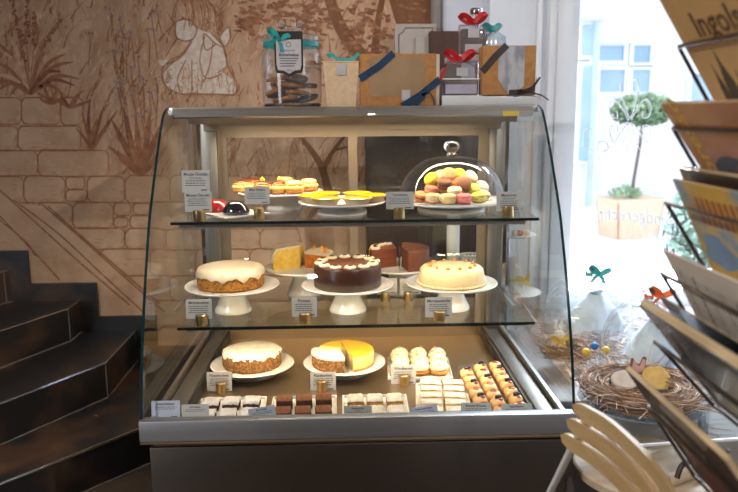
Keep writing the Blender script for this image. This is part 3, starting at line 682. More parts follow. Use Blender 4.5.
# ------------------------------------------------------------------ mousse domes
pl_c = (X(235,210,2.315), 2.315, Z1)
t = thing('square_plate', 'small white square plate under the red and black mousse domes', 'plate', pl_c, R(38))
pm = MB(); pm.box((-.04,-.04,.0),(.04,.04,.004),bev=.0015); pm.ext([(-.082,-.082,.0035+.006),(.082,-.082,.0095),(.082,.082,.0095),(-.082,.082,.0095)],(0,0,.004)); pm.box((-.045,-.045,.002),(.045,.045,.0097)); pm.build('dish', porc, t)
def dome(label, loc, r, gl):
    t = thing('mousse_dome', label, 'mousse cake', loc)
    MB().lathe([(0,0),(r*.96,0),(r,.003),(r*.985,r*.25),(r*.88,r*.52),(r*.68,r*.76),(r*.4,r*.92),(r*.15,r*.97),(0,r*.98)], seg=48).build('glaze', gl, t)
    return t
blackg = M('black_mirror_glaze', (.006,.006,.012), .04, col2=(.01,.01,.018), scale=8, coat=1)
redg = M('red_mirror_glaze', hexl(190,14,14), .06, col2=hexl(160,8,8), scale=8, coat=1)
dome('glossy black mousse dome at the front of the square plate', (X(236,208,2.29),2.29,Z1+.0137), .0435, blackg)
dome('glossy red mousse dome behind the black one on the square plate', (X(216.5,205,2.355),2.355,Z1+.0137), .041, redg)

# ------------------------------------------------------------------ macarons under the dome
def macaron_proto(c1, c2, f):
    ms = M('macaron_shell', hexl(*c1), .6, col2=hexl(*[int(v*.9) for v in c1]), scale=40, bump=.08, bscale=120); mf = M('macaron_cream', hexl(*f), .6, col2=hexl(*[int(v*.88) for v in f]), scale=40)
    return ms, mf
MC = {'yellow':((232,186,30),(240,220,120)),'tan':((222,170,110),(240,214,170)),'brown':((120,72,48),(60,32,22)),'beige':((226,182,124),(236,206,160)),'pale yellow':((236,204,128),(240,220,170)),'pink':((222,112,110),(240,170,160)),'coral':((222,112,84),(236,160,120)),'green':((206,190,76),(226,216,140)),'cream':((238,214,170),(246,232,206)),'mauve':((216,184,170),(230,206,196)),'orange':((230,130,50),(240,180,110)),'mocha':((168,112,78),(90,54,38)),'toffee':((196,130,76),(96,54,34))}
mm = {k: macaron_proto(v[0], v[0], v[1]) for k, v in MC.items()}
def macaron(col, label, loc, rot, s=1):
    t = thing('macaron', label, 'macaron', loc, 0, 'macarons under the glass dome', rot=rot)
    r = .0248*s; a, f = mm[col]
    sh = [(0,.0),(r*.9,0),(r*1.02,.0015),(r*.99,.004),(r*.94,.005),(r*.96,.0075),(r*.82,.0115),(r*.5,.0138),(0,.0145)]
    foot = lambda ang,j,rr,z: (rr*(1+.03*sin(23*ang)*(1 if j in (2,3) else 0)), z)
    MB().lathe([(q,z+.003) for q,z in sh], seg=40, fn=foot).build('shell', a, t)
    MB().lathe([(q,-z-.003) for q,z in sh], seg=40, fn=foot).build('shell', a, t)
    MB().lathe([(0,-.0035),(r*.9,-.0035),(r*.94,0),(r*.9,.0035),(0,.0035)], seg=32).build('cream', f, t)
    return t
mz = Z1+.030
mac_list = [(421.5,197,2.40,'toffee',(.25,.15,0),'toffee macaron at the left end of the bottom row'),(432.5,199.6,2.36,'beige',(0,0,0),'beige macaron second from the left in the bottom row'),(448.5,199.3,2.34,'pale yellow',(0,0,0),'pale yellow macaron in the middle of the bottom row'),(464,200.3,2.335,'pink',(0,0,0),'pink macaron second from the right in the bottom row'),(478.5,198.3,2.37,'green',(.1,-.15,0),'yellow-green macaron at the right end of the bottom row'),(483,195.5,2.42,'pale yellow',(.2,.3,0),'pale yellow macaron tucked behind the right end of the bottom row'),
 (431.5,190.5,2.405,'coral',(.1,.15,0),'coral macaron resting above the beige one at left'),(454.5,191.8,2.375,'cream',(.15,-.05,0),'cream macaron on the pale yellow one in the middle'),(473,189.5,2.42,'green',(.7,.5,0),'yellow-green macaron tilted above the pink one'),(481.5,187.5,2.45,'mauve',(.6,.5,0),'pale mauve macaron at the far right of the pile'),
 (431.5,179.5,2.43,'yellow',(.9,.0,-.9),'bright yellow macaron standing on edge at upper left'),(444.5,183.5,2.40,'brown',(.35,.1,0),'dark brown macaron at the middle left of the pile'),(455.5,184,2.425,'orange',(.8,.2,0),'orange macaron wedged between the two brown ones'),(464,183,2.40,'mocha',(1.15,.5,0),'mocha macaron turned flat side forward at right'),
 (449,174.8,2.43,'tan',(1.2,0,.1),'tan macaron facing forward at the top of the pile'),(459,175.5,2.46,'yellow',(.9,.2,0),'yellow macaron behind the top of the pile'),(470.3,177.5,2.44,'cream',(.6,.75,0),'cream macaron leaning at the upper right of the pile'),(441,177,2.46,'pale yellow',(.7,-.3,0),'pale yellow macaron half hidden behind the top left'),
 (446,188,2.46,'beige',(0,0,0),'beige macaron deep inside the pile'),(463,192,2.44,'tan',(0,0,0),'tan macaron in the dark middle of the pile')]
for px, py, y, col, rot, lb in mac_list:
    p = atY(px, py, y); macaron(col, lb, (p.x, y, max(p.z, mz+.0176)), rot)
dc = thing('glass_dome', 'clear glass dome with ball knob covering the macarons', 'cloche', (mac_c[0],mac_c[1],mz+.003))
dp = [(.171,0),(.172,.012),(.169,.035),(.161,.062),(.147,.09),(.125,.117),(.098,.137),(.066,.150),(.034,.156),(.0,.158)]
dp = [(q.x,q.y) for q in spline([(a,b_,0) for a,b_ in dp],3)]
dc.scale = (1.035,1.035,.96)
MB().lathe(dp, seg=96).build('dome', domegl, dc)
MB().lathe([(.1735,.0),(.1745,.003),(.1735,.006),(.171,.006),(.171,0),(.1735,0)], seg=96).build('rim', knobgl, dc)
kb = MB().lathe([(0,.1585),(.02,.1585),(.014,.164),(.0125,.17),(.02,.175),(.0255,.184),(.026,.193),(.021,.203),(.011,.209),(0,.2105)], seg=40); kb.build('knob', knobgl, dc)

# ------------------------------------------------------------------ trays on the deck
def tray(label, c, w, d, rz, h=.012):
    t = thing('serving_tray', label, 'tray', c, rz, 'white serving trays')
    mb = MB().box((-w/2,-d/2,0),(w/2,d/2,.004),bev=.0015)
    for a in ((-w/2,-d/2,w/2,-d/2+.006),(-w/2,d/2-.006,w/2,d/2),(-w/2,-d/2,-w/2+.006,d/2),(w/2-.006,-d/2,w/2,d/2)): mb.box((a[0],a[1],.001),(a[2],a[3],h),bev=.002)
    mb.build('dish', tray_w, t); return t
def inst(o, base, rz, dx, dy, z, label):
    v = Matrix.Rotation(rz,3,'Z') @ Vector((dx,dy,0)); return Vector((base[0]+v.x, base[1]+v.y, z))
ROW = ['front','second','third','fourth','fifth','sixth','back']
icing = M('sugar_icing', hexl(232,227,224), .6, col2=hexl(200,188,180), scale=30, lo=.4, hi=.8, bump=.4)
darkbase = M('dark_cake_base', hexl(92,56,40), .8, col2=hexl(70,40,28), scale=60, bump=.5)
browni = M('brownie', hexl(84,46,28), .8, col2=hexl(54,28,18), scale=50, bump=.7, bscale=80)
goldbase = M('golden_cake_base', hexl(206,156,84), .8, col2=hexl(176,118,54), scale=60, bump=.5)
def square(name, label, cat, group, loc, rz, w, d, h, m0, m1=None):
    t = thing(name, label, cat, loc, rz, group)
    mb = MB(); mb.box((-w/2,-d/2,0),(w/2,d/2,h*(.62 if m1 else 1)),bev=.003); mb.build('cake' if m1 else 'crumb', m0, t)
    if m1:
        a = w/2+.0005; b_ = d/2+.0005; mb = MB(); bm = bmesh.new(); bmesh.ops.create_grid(bm, x_segments=9, y_segments=9, size=.5)
        pts = {}
        for v in bm.verts:
            e = max(abs(v.co.x), abs(v.co.y)) > .49
            v.co = Vector((v.co.x*2*a*(1+rng.uniform(-.02,.02)), v.co.y*2*b_*(1+rng.uniform(-.02,.02)), h*(.8 if e else 1)+rng.uniform(-.0015,.0015)))
        ex = bmesh.ops.extrude_edge_only(bm, edges=[e for e in bm.edges if e.is_boundary])
        for v in ex['geom']:
            if isinstance(v, bmesh.types.BMVert): v.co.z = h*.74+rng.uniform(-.002,.002)
        mb.bm(bm); mb.build('topping', m1, t)
    else:
        mb = MB(); mb.box((-w/2+.002,-d/2+.002,h-.001),(w/2-.002,d/2-.002,h+.002),bev=.0015); mb.build('crust', choct, t)
    return t
def sixtray(pxl, pxr, name, cat, what, tl, m0, m1, rz, w=.050, d=.056, h=.028, grp=None):
    yb, yf = 2.19, 1.965; yc = (yb+yf)/2
    xl, xr = X(pxl[0],405,yc), X(pxr[0],405,yc); c = ((xl+xr)/2, yc, Z3)
    tray(tl, c, xr-xl, yb-yf, rz)
    first = None; step = (xr-xl-.018)/3
    for r in range(3):
        for q in range(3):
            dy = (-.046,.046,0)[r]
            if r == 2: continue
            lb = '%s, %s row, %s piece' % (what, ['front','back'][r], ['left','middle','right'][q])
            loc = inst(None, c, rz, (q-1)*step*.98, dy-.0 if True else 0, Z3+.0045, lb)
            if first is None: first = square(name, lb, cat, grp, loc, rz, w, d, h, m0, m1)
            else: dup(first, loc, (0,0,rz+rng.uniform(-.06,.06)), lb)
sixtray((195,0),(264,0),'iced_slice','cake slice','white-iced dark cake square on the left tray','white tray of iced dark squares at the left front',darkbase,icing,R(2),grp='iced squares on the left tray')
sixtray((270,0),(337,0),'brownie','brownie','brown brownie square on its tray','white tray of brownies second from the left',browni,None,R(1.5),grp='brownies')
sixtray((342,0),(409,0),'sugared_slice','cake slice','sugared golden cake square on the centre tray','white tray of sugared golden squares in the middle',goldbase,sugar,R(0),grp='sugared squares on the centre tray')
# cream slices on the fourth tray
nc = (X(443,398,2.125), 2.125, Z3); nrz = R(-5)
tray('white tray of cream-filled pastry slices right of the middle', nc, .17, .30, nrz)
puffp = M('puff_pastry', hexl(232,214,180), .7, col2=hexl(220,186,130), scale=40, bump=.5, stretch=(1,1,4))
streak = M('sugar_with_golden_streaks', hexl(232,224,210), .8, col2=hexl(222,176,98), scale=55, lo=.5, hi=.66, stretch=(.5,1.6,1), bump=.5)
yfill = M('yellow_filling', hexl(228,184,80), .5, col2=hexl(214,160,50), scale=30)
first = None
for q in range(2):
    for r in range(5):
        lb = 'sugared cream pastry slice, %s column, %s row' % (['left','right'][q], ['front','second','middle','fourth','back'][r])
        loc = inst(None, nc, nrz, (-.037,.037)[q], -.11+r*.0545, Z3+.0045, lb)
        if first is None:
            first = thing('cream_slice', lb, 'pastry slice', loc, nrz, 'cream pastry slices')
            MB().box((-.032,-.021,0),(.032,.021,.009),bev=.002).build('pastry', puffp, first)
            MB().box((-.033,-.024,.009),(.033,.022,.024),bev=.005).build('filling', yfill, first)
            MB().box((-.033,-.019,.024),(.033,.022,.030),bev=.003).build('lid', streak, first)
        else: dup(first, loc, (0,0,nrz+rng.uniform(-.1,.1)), lb)
# cream puffs tray
pc = (X(419,372,2.44), 2.44, Z3); tray('white tray of sugared cream puffs at the back right', pc, .225, .21, R(-3))
first = None
crw = M('piped_cream', hexl(240,226,196), .45, col2=hexl(240,206,130), scale=45, lo=.45, hi=.7, sss=.15)
dusted = M('dusted_choux', hexl(240,232,220), .7, col2=hexl(226,176,96), scale=55, lo=.45, hi=.68, bump=.4)
for r in range(3):
    for q in range(3):
        lb = 'sugar-dusted cream puff on the back tray, %s row, %s' % (['front','middle','back'][r], ['left','centre','right'][q])
        loc = inst(None, pc, R(-3), (q-1)*.068, (r-1)*.066, Z3+.0045, lb)
        if first is None:
            first = thing('sugared_puff', lb, 'cream puff', loc, 0, 'cream puffs on the back tray')
            MB().ball((0,0,.016),(.034,.033,.0165),20,12,fn=lambda d: 1+.06*sin(8*d.x+5*d.y)).build('base', choux, first)
            sw = MB(); pts = []
            for k in range(50): a = k/50*2*pi*2.2; rr = .026-.0085*k/50*1.6; pts.append((rr*cos(a), rr*sin(a), .028+.018*k/50))
            sw.tube(pts, [.0105]*40+[.0105-.0008*i for i in range(10)], 10); sw.build('cream', crw, first)
            MB().ball((0,0,.045),(.020,.019,.010),18,10,fn=lambda d: 1+.1*sin(10*d.x)*cos(9*d.y)).build('lid', dusted, first)
            MB().ball((.004,-.012,.055),(.004,.004,.003),8,6).build('crumb', dol, first)
        else: dup(first, loc, (0,0,rng.uniform(0,6)), lb)
# berry pastries in three files
brio = M('brioche', hexl(238,184,118), .45, col2=hexl(222,150,80), scale=30, bump=.3, coat=.15)
bcream = M('vanilla_cream', hexl(240,206,150), .4, col2=hexl(232,186,120), scale=30, coat=.3)
dberry = M('dark_berry', hexl(30,20,40), .2, col2=hexl(50,20,40), scale=40, coat=.5)
rberry = M('berry_compote', hexl(130,50,50), .25, col2=hexl(170,86,60), scale=60, coat=.5)
cols = [(467,369,484,403.5,6,'left'),(480.5,364,502,406,7,'middle'),(495.5,362,521,403,7,'right')]
protos = {}
zt = Z3+.038
for x0,y0,x1,y1,n,nm in cols:
    A, B = atZ(x0,y0,zt), atZ(x1,y1,zt)
    for k in range(n):
        f = k/(n-1); p = A.lerp(B, f); dark = (k+len(nm)) % 2 == 0 if nm != 'middle' else k in (0,2,5)
        fromfront = n-1-k
        lb = '%s pastry, %s file, %s' % ('dark-berry topped' if dark else 'compote topped', nm, 'frontmost' if fromfront == 0 else 'backmost' if k == 0 else ['','second','third','fourth','fifth','sixth'][fromfront]+' from the front')
        loc = (p.x, p.y, Z3+.0015)
        if dark not in protos:
            t = thing('berry_pastry', lb, 'berry pastry', loc, R(0), 'berry pastries in the bottom right corner')
            MB().box((-.0225,-.023,.001),(.0225,.023,.031),bev=.011,seg=4).build('brioche', brio, t)
            MB().ball((0,0,.0295),(.019,.0195,.0085),18,8,fn=lambda d: 1+.05*sin(9*d.x+7*d.y)).build('cream', bcream, t)
            if dark:
                tb = MB()
                for a, b_, s_ in ((-.004,-.002,.0068),(.006,.003,.0062),(0,.006,.005)): tb.ball((a,b_,.040),s_,10,8,fn=lambda d: 1+.1*sin(14*d.x)*cos(14*d.z))
                tb.build('berries', dberry, t)
                MB().ball((.007,-.010,.0362),(.008,.006,.003),10,6).build('compote', rberry, t)
            else:
                MB().ball((0,.001,.0358),(.0125,.012,.0045),14,8,fn=lambda d: 1+.12*sin(8*d.x+6*d.y)).build('compote', rberry, t)
            wq = MB()
            for i in range(12):
                pass
            prof_w = []
            mb = MB(); a_, b_ = .0235, .0245
            for lo_, hi_ in (((-a_,-b_),(a_,-b_)),((a_,-b_),(a_,b_)),((a_,b_),(-a_,b_)),((-a_,b_),(-a_,-b_))):
                pts = []; 
                for i in range(9):
                    f_ = i/8; pts.append(Vector((lo_[0]+(hi_[0]-lo_[0])*f_, lo_[1]+(hi_[1]-lo_[1])*f_, .0105+.0012*(i % 2))))
                mb.strip(pts, Vector((0,0,.0105)))
            mb.build('wrapper', clearpl, t); protos[dark] = t
        else: dup(protos[dark], loc, (0,0,rng.uniform(-.05,.05)), lb)
tl = MB()
A, B = atZ(463,372,Z3), atZ(488,415,Z3)
tc_ = (X(493,388,2.23), 2.23, Z3)
t = thing('paper_liner', 'clear sheet under the files of berry pastries', 'tray liner', (0,0,Z3)); 
c4 = [atZ(457,366,Z3),atZ(501,360,Z3),atZ(536,413,Z3),atZ(478,417,Z3)]
MB().ext([(p.x,p.y,0) for p in c4],(0,0,.0012)).build('sheet', clearpl, t)

# ------------------------------------------------------------------ price cards
def card(px0, py0, px1, py1, y, heading, label, holder=True, sub=None, bluish=False, tilt=0, lean=R(8), zbase=None, holder_px=None, lines=4, faint=False):
    a, b_ = atY(px0,py0,y), atY(px1,py1,y); w, h = b_.x-a.x, a.z-b_.z
    c = Vector(((a.x+b_.x)/2, y, b_.z))
    t = thing('price_card', label, 'price card', c, 0, rot=Euler((-lean, tilt, 0)))
    MB().box((-w/2,0,0),(w/2,.0012,h)).build('card', card_b if bluish else card_m, t)
    L = MB(); hs = h*.2
    vs, fs = text_mesh(heading, hs, bold=hs*.02)
    wd = max(v[0] for v in vs)-min(v[0] for v in vs); k = min(1, w*.86/wd)
    L.add([(v[0]*k, -.0004, h*.76+v[1]) for v in vs], fs)
    if sub:
        vs, fs = text_mesh(sub, hs*.8); wd = max(v[0] for v in vs)-min(v[0] for v in vs); k = min(1, w*.8/wd)
        L.add([(v[0]*k, -.0004, h*.6+v[1]) for v in vs], fs)
    zz = h*(.5 if sub else .62)
    for i in range(lines):            # rows of fine print, too small to read
        x = -w*.4+rng.uniform(0,w*.06); e = w*.4-rng.uniform(0,w*.08)
        while x < e-.002:
            l = min(rng.uniform(.03,.13)*w, e-x); L.add([(x,-.0004,zz),(x+l,-.0004,zz),(x+l,-.0004,zz+h*.035),(x,-.0004,zz+h*.035)],[(0,1,2,3)]); x += l+w*.022
        zz -= h*.105
        if zz < h*.12: break
    L.add([(w*.18,-.0004,h*.07),(w*.4,-.0004,h*.07),(w*.4,-.0004,h*.12),(w*.18,-.0004,h*.12)],[(0,1,2,3)])
    L.build('lettering', ink, t, smooth=False)
    if holder:
        hx0, hx1, hyb, zb_, hl = holder
        hy = y-.011; p0, p1 = atY(hx0,hyb,hy), atY(hx1,hyb,hy); r = (p1.x-p0.x)/2
        r = min(max(r,.014),.019)
        hh = .034
        q = thing('card_holder', hl, 'card holder', ((p0.x+p1.x)/2, y+.001, zb_), 0, 'brass card holders')
        mb = MB().lathe([(0,0),(r-.0008,0),(r,.001),(r,hh-.001),(r-.001,hh),(0,hh)], seg=32); mb.build('cylinder', brass, q)
        MB().box((-r*.98,-.0016,hh-.008),(r*.98,.0016,hh+.0003)).build('slot', gasket, q)
    return t
# top shelf
card(184,192,212,211.5,2.232,'Mousse Chocolat','lower grey card at the left end of the top shelf',holder=(191.5,206,218,Z1,'brass card holder under the left pair of cards on the top shelf'),lean=R(4))
card(181,170.5,210,192,2.24,'Mousse Chocolat','upper grey card of the left pair on the top shelf',holder=None,sub='Kirschen',lean=R(6),lines=3)
card(244,187,270,204,2.27,'Mini Eclairs','cream card in front of the cream puffs',holder=(253,264,210,Z1,'brass card holder in front of the cream puff stand'))
card(386,192,414,209,2.245,'Tartelettes','grey card between the tarts and the macaron dome',holder=(394,405,217,Z1,'brass card holder between tarts and macaron dome'))
card(497,192,521,211,2.245,'Macarons','white card at the right end of the top shelf',holder=(502,515,218,Z1,'brass card holder at the right end of the top shelf'),sub='Glutenfrei')
# middle shelf
card(185,300,212,318.5,2.245,'Mohnkuchen','grey card in front of the glazed poppy-seed cake',holder=(195,207,322,Z2,'brass card holder in front of the poppy-seed cake'))
card(291.5,298,317,316.5,2.245,'Prinzess','grey card left of the dark chocolate cake stand',holder=(299,311,322,Z2,'brass card holder left of the chocolate cake stand'))
card(425.5,298,452,317,2.245,'Marzipantorte','grey card in front of the marzipan cake',holder=(433,447,321,Z2,'brass card holder in front of the marzipan cake'))
card(377,279,397,294,2.50,'Schoko','pale card behind the chocolate and marzipan cakes, left one',holder=(381,390,302,Z2,'brass card holder behind the front cakes, left of the two'))
card(400,279,421,294,2.50,'Karotte','pale card behind the chocolate and marzipan cakes, right one',holder=(404,413,301,Z2,'brass card holder behind the front cakes, right of the two'))
# deck, second row
card(206,373,232,391,2.262,'Nusskuchen','cream card in front of the whole nut cake',holder=(215.5,226,396,Z3,'brass card holder in front of the nut cake'))
card(310,373,336,390.5,2.262,'Käsekuchen','cream card in front of the halved cheesecake',holder=(317,327,397,Z3,'brass card holder in front of the cheesecake'))
card(391,366,416,384,2.305,'Windbeutel','cream card in front of the sugared puffs',holder=(399,410,394,Z3,'brass card holder in front of the sugared puffs'))
# leaning at the front rail
for (x0,y0,x1,y1,h_,lb,bl,ti,sub) in [(150.5,402,180,418,'Johannisbeer','lilac card at the far left behind the front rail',1,0,None),(181,405.5,209,418.5,'Schnitten','cream card beside the lilac one behind the front rail',0,0,None),(249.5,408,277,420.5,'Brownies','blue tilted card in front of the brownie tray',1,-.16,None),(344,407,372,419,'Buttermilch','white card in front of the sugared golden squares',0,0,'Schnitte'),(412,407,439,420,'Cremeschnitte','blue tilted card in front of the cream slices',1,-.14,None),(461,404,491,419,'Beeren Brioche','grey card in front of the berry pastries at left',0,.03,None),(502,405,532,418,'Petit Beeren','grey card in front of the berry pastries at right',0,0,None)]:
    card(x0,y0,x1,y1,1.93,h_,lb,holder=None,sub=sub,bluish=bool(bl),tilt=ti,lean=R(10),lines=2)

# ------------------------------------------------------------------ on top of the case
ZT = 1.4022
def band(mb, pts, w, m=0, tip=1.0, yk=.6):
    """a ribbon following pts in an XZ plane, half width w, a little turned towards depth"""
    P = [Vector(p) for p in pts]; n = len(P); W = []
    for i in range(n):
        t = (P[min(i+1,n-1)]-P[max(i-1,0)]).normalized(); k = 1+(tip-1)*i/(n-1)
        W.append((t.cross(Vector((0,1,0))).normalized()*w+Vector((0,w*yk,0)))*k)
    mb.strip(P, W, m)
def bow(mb, c, s, w, m=0, tails=True, ang=0):
    """ribbon bow in the XZ plane facing the viewer"""
    c = Vector(c); rm = Matrix.Rotation(ang,3,'Y')
    for sx in (-1,1):
        top = [c+rm @ Vector((sx*s*f, -w*.8*sin(pi*f), s*(.62*sin(pi*min(f,.999)*.72)*(.6+.4*f)))) for f in [k/8 for k in range(9)]]
        bot = [top[-1].lerp(c+rm @ Vector((0,0,-.02*s)), k/8)+rm @ Vector((0, w*.7, -s*.16*sin(pi*k/8))) for k in range(9)]
        band(mb, top+bot[1:], w*.8, m)
        if tails: band(mb, [c, c+rm @ Vector((sx*s*.3,-w*.5,-s*.25)), c+rm @ Vector((sx*s*.62,-w*.6,-s*.85))], w*.75, m, 1.2)
    mb.ball(c,(s*.15,w*.9,s*.15),10,8,m)
teal = M('teal_ribbon', hexl(58,170,168), .4, col2=hexl(40,140,142), scale=30)
navy = M('navy_ribbon', hexl(26,62,92), .4, col2=hexl(20,48,74), scale=30)
redr = M('red_ribbon', hexl(205,40,44), .4, col2=hexl(176,26,32), scale=30)
orr = M('orange_ribbon', hexl(236,110,40), .4, col2=hexl(220,92,26), scale=30)
darkr = M('brown_ribbon', hexl(56,42,40), .4, col2=hexl(44,32,30), scale=30)
kraft = M('kraft_card', hexl(186,132,78), .75, col2=hexl(170,116,64), scale=60, detail=6)
kraftl = M('pale_kraft_card', hexl(226,196,160), .75, col2=hexl(214,182,146), scale=60)
windw = M('window_film', hexl(170,140,108), .25, col2=hexl(156,126,96), scale=8, coat=.4)
label_m = M('label_paper', hexl(190,186,190), .6, col2=hexl(180,176,180), scale=40)
dkfr = M('label_border', hexl(36,30,30), .5, col2=hexl(46,38,38), scale=40)
cookie = M('cookie', hexl(196,128,62), .8, col2=hexl(150,86,34), scale=40, bump=.6)
ccoat = M('cookie_chocolate', hexl(78,46,30), .45, col2=hexl(56,32,22), scale=20)
# jar
jy = 2.50; jc = (X(292.5,100,jy), jy, ZT)
j = thing('cookie_jar', 'large glass jar of cookies with a teal bow and shield label', 'jar', jc)
jp = [(0,.003),(.09,.003),(.097,.008),(.0995,.02),(.1,.08),(.1,.165),(.098,.182),(.089,.196),(.087,.212),(.091,.2145)]
MB().lathe(jp, seg=72).build('body', jargl, j)
MB().lathe([(.0,.0),(.094,0),(.098,.006),(.094,.012),(0,.01)], seg=64).build('thick_base', knobgl, j)
lid = MB().lathe([(.091,.2155),(.100,.217),(.101,.228),(.094,.234),(.06,.238),(.03,.241),(.022,.245),(.026,.249),(.036,.253),(.036,.259),(.02,.262),(0,.262)], seg=64); lo = lid.build('lid', jargl, j)
for sx in (-1,1): MB().ball((sx*.03,0,.273),.0165,16,12).build('lid_knob', knobgl, lo)
rb = MB().lathe([(.0915,.197),(.0935,.197),(.0935,.214),(.0915,.214)], seg=48); bow(rb, (-.03,-.104,.212), .038, .010, ang=.3); rb.build('ribbon', teal, j)
lb_ = MB()
def shield(w, h0, h1, y): return [(-w,y,h1),(w,y,h1),(w,y,h0+.03),(w*.9,y,h0+.012),(w*.45,y,h0+.01),(0,y,h0),(-w*.45,y,h0+.01),(-w*.9,y,h0+.012),(-w,y,h0+.03)]
lb_.ext(shield(.046,.096,.238,-.1062),(0,.002,0),0); lbo = lb_.build('label', dkfr, j)
MB().ext(shield(.04,.105,.212,-.1072),(0,.001,0),0).build('label_face', label_m, lbo)
tx = MB(); yy = -.1076
vs, fs = text_mesh('Butterkekse', .013, .0003); tx.add([(v[0],yy,.160+v[1]) for v in vs], fs)
vs, fs = text_mesh('mundgerecht', .008); tx.add([(v[0],yy,.176+v[1]) for v in vs], fs)
for k in range(4): tx.add([(-.03,yy,.152-.008*k),(.03-.004*k,yy,.152-.008*k),(.03-.004*k,yy,.1545-.008*k),(-.03,yy,.1545-.008*k)],[(0,1,2,3)])
vs, fs = text_mesh('100 g', .009); tx.add([(v[0],yy,.113+v[1]) for v in vs], fs)
ring = [(.008*cos(2*pi*k/20), yy, .196+.008*sin(2*pi*k/20)) for k in range(20)]; tx.add(ring+[(x*.8,yy,.196+(z-.196)*.8) for x,y_,z in ring],[(k,(k+1)%20,20+(k+1)%20,20+k) for k in range(20)])
tx.build('lettering', ink, lbo, smooth=False)
spots_ = [(0,.014),(125,.014),(245,.014),(60,.034),(185,.036),(300,.034),(20,.058),(140,.060),(260,.058),(80,.084),(200,.082)]
names_ = ['at the bottom right','at the bottom back','at the bottom front','in the second layer at the back','in the second layer at the left','in the second layer at the front right','in the third layer at the right','in the third layer at the back','in the third layer at the front','on top at the back','on top at the left']
for k, (an, z) in enumerate(spots_):
    a = R(an); rr = .046
    co = thing('cookie', ['dark-coated','golden','light brown'][k % 3]+' cookie in the glass jar, '+names_[k], 'cookie', (jc[0]+rr*cos(a), jc[1]+rr*sin(a), ZT+z+.006), rot=(rng.uniform(-.3,.3), rng.uniform(-.3,.3), a))
    MB().lathe([(0,0),(.040,0),(.043,.005),(.041,.011),(.02,.014),(0,.0145)], seg=28, fn=lambda a_,j_,r_,z_: (r_*(1+.05*sin(5*a_)), z_)).build('biscuit', cookie, co)
    if k % 3 == 0: MB().lathe([(.0435,.003),(.0445,.008),(.042,.0125),(.03,.0145),(0,.0165)], seg=28, fn=lambda a_,j_,r_,z_: (r_*(1+.05*sin(5*a_)), z_)).build('coating', ccoat, co)
# kraft cup
gy = 2.47; gc = (X(341.5,100,gy), gy, ZT)
g = thing('gift_cup', 'plain tan kraft cup box with a teal ribbon on top', 'gift box', gc)
MB().ext([(-.047,-.047,0),(.047,-.047,0),(.047,.047,0),(-.047,.047,0)],(0,0,.001)).box((-.06,-.06,.14),(.06,.06,.145),bev=.002).build('lid', kraftl, g)
mb = MB(); b4 = [(-.047,-.047,.001),(.047,-.047,.001),(.047,.047,.001),(-.047,.047,.001)]; t4 = [(-.058,-.058,.14),(.058,-.058,.14),(.058,.058,.14),(-.058,.058,.14)]
mb.add(b4+t4, [(0,1,2,3),(4,5,6,7)]+[(i,(i+1)%4,4+(i+1)%4,4+i) for i in range(4)]); mb.build('body', kraftl, g)
MB().box((-.014,-.0592,.1),(.016,-.056,.134),M4=Matrix.Rotation(R(0),4,'X')).build('label', label_m, g)
rb = MB(); band(rb,[(-.034,-.03,.158),(-.044,-.03,.170),(-.034,-.03,.172),(-.018,-.03,.158),(.005,-.03,.150),(.03,-.03,.151),(.048,-.03,.160),(.060,-.03,.172)],.0055); rb.build('ribbon', teal, g)
# kraft window box
by = 2.47; bx0, bx1 = X(360,100,by), X(434,100,by); bw = bx1-bx0; bh = .168
g = thing('window_box', 'wide kraft window box tied with a navy ribbon', 'gift box', ((bx0+bx1)/2, by, ZT))
MB().box((-bw/2,-.05,0),(bw/2,.05,bh),bev=.0015).build('box', kraft, g)
MB().box((bw/2,-.048,.002),(bw/2+.012,.048,bh-.002),bev=.001).build('side_flap', M('pale_flap',hexl(210,190,170),.7,col2=hexl(200,180,160),scale=20), g)
wd = MB(); c_ = []
for cx_, cz_, a0 in ((bw/2-.055,.142,0),(-bw/2+.048,.142,90),(-bw/2+.048,.05,180),(bw/2-.055,.05,270)):
    for k in range(5): a = R(a0+k*22.5); c_.append((cx_+.018*cos(a),-.0512,cz_+.018*sin(a)))
wd.ext(c_,(0,.001,0)); wd.build('window', windw, g)
MB().box((.012,-.0524,.018),(.04,-.051,.052)).build('label', label_m, g)
rb = MB(); yy = -.0535
rb.strip([(-bw/2-.001,yy,.088),(-.06,yy,.13),(-.015,yy,bh+.001)], Vector((-.006,0,.010)))
rb.strip([(-.015,-.0535,bh+.001),(.01,.05,bh+.0015)], Vector((.009,0,0)))
rb.strip([(.02,yy,0.002),(.075,yy,.035),(bw/2+.0125,yy,.085)], Vector((-.006,0,.010)))
rb.strip([(.012,yy-.001,.001),(.06,yy-.004,.02),(.088,yy-.004,.048),(.082,yy-.004,.03),(.055,yy-.003,.002)], Vector((-.006,0,.007)))
rb.tube([(.085,yy-.003,.046),(.105,yy-.006,.042),(.118,yy-.004,.02),(.12,yy-.003,.004)],.0022,6); rb.ball((.084,yy-.002,.044),(.008,.004,.006),8,6)
rb.build('ribbon', navy, g)
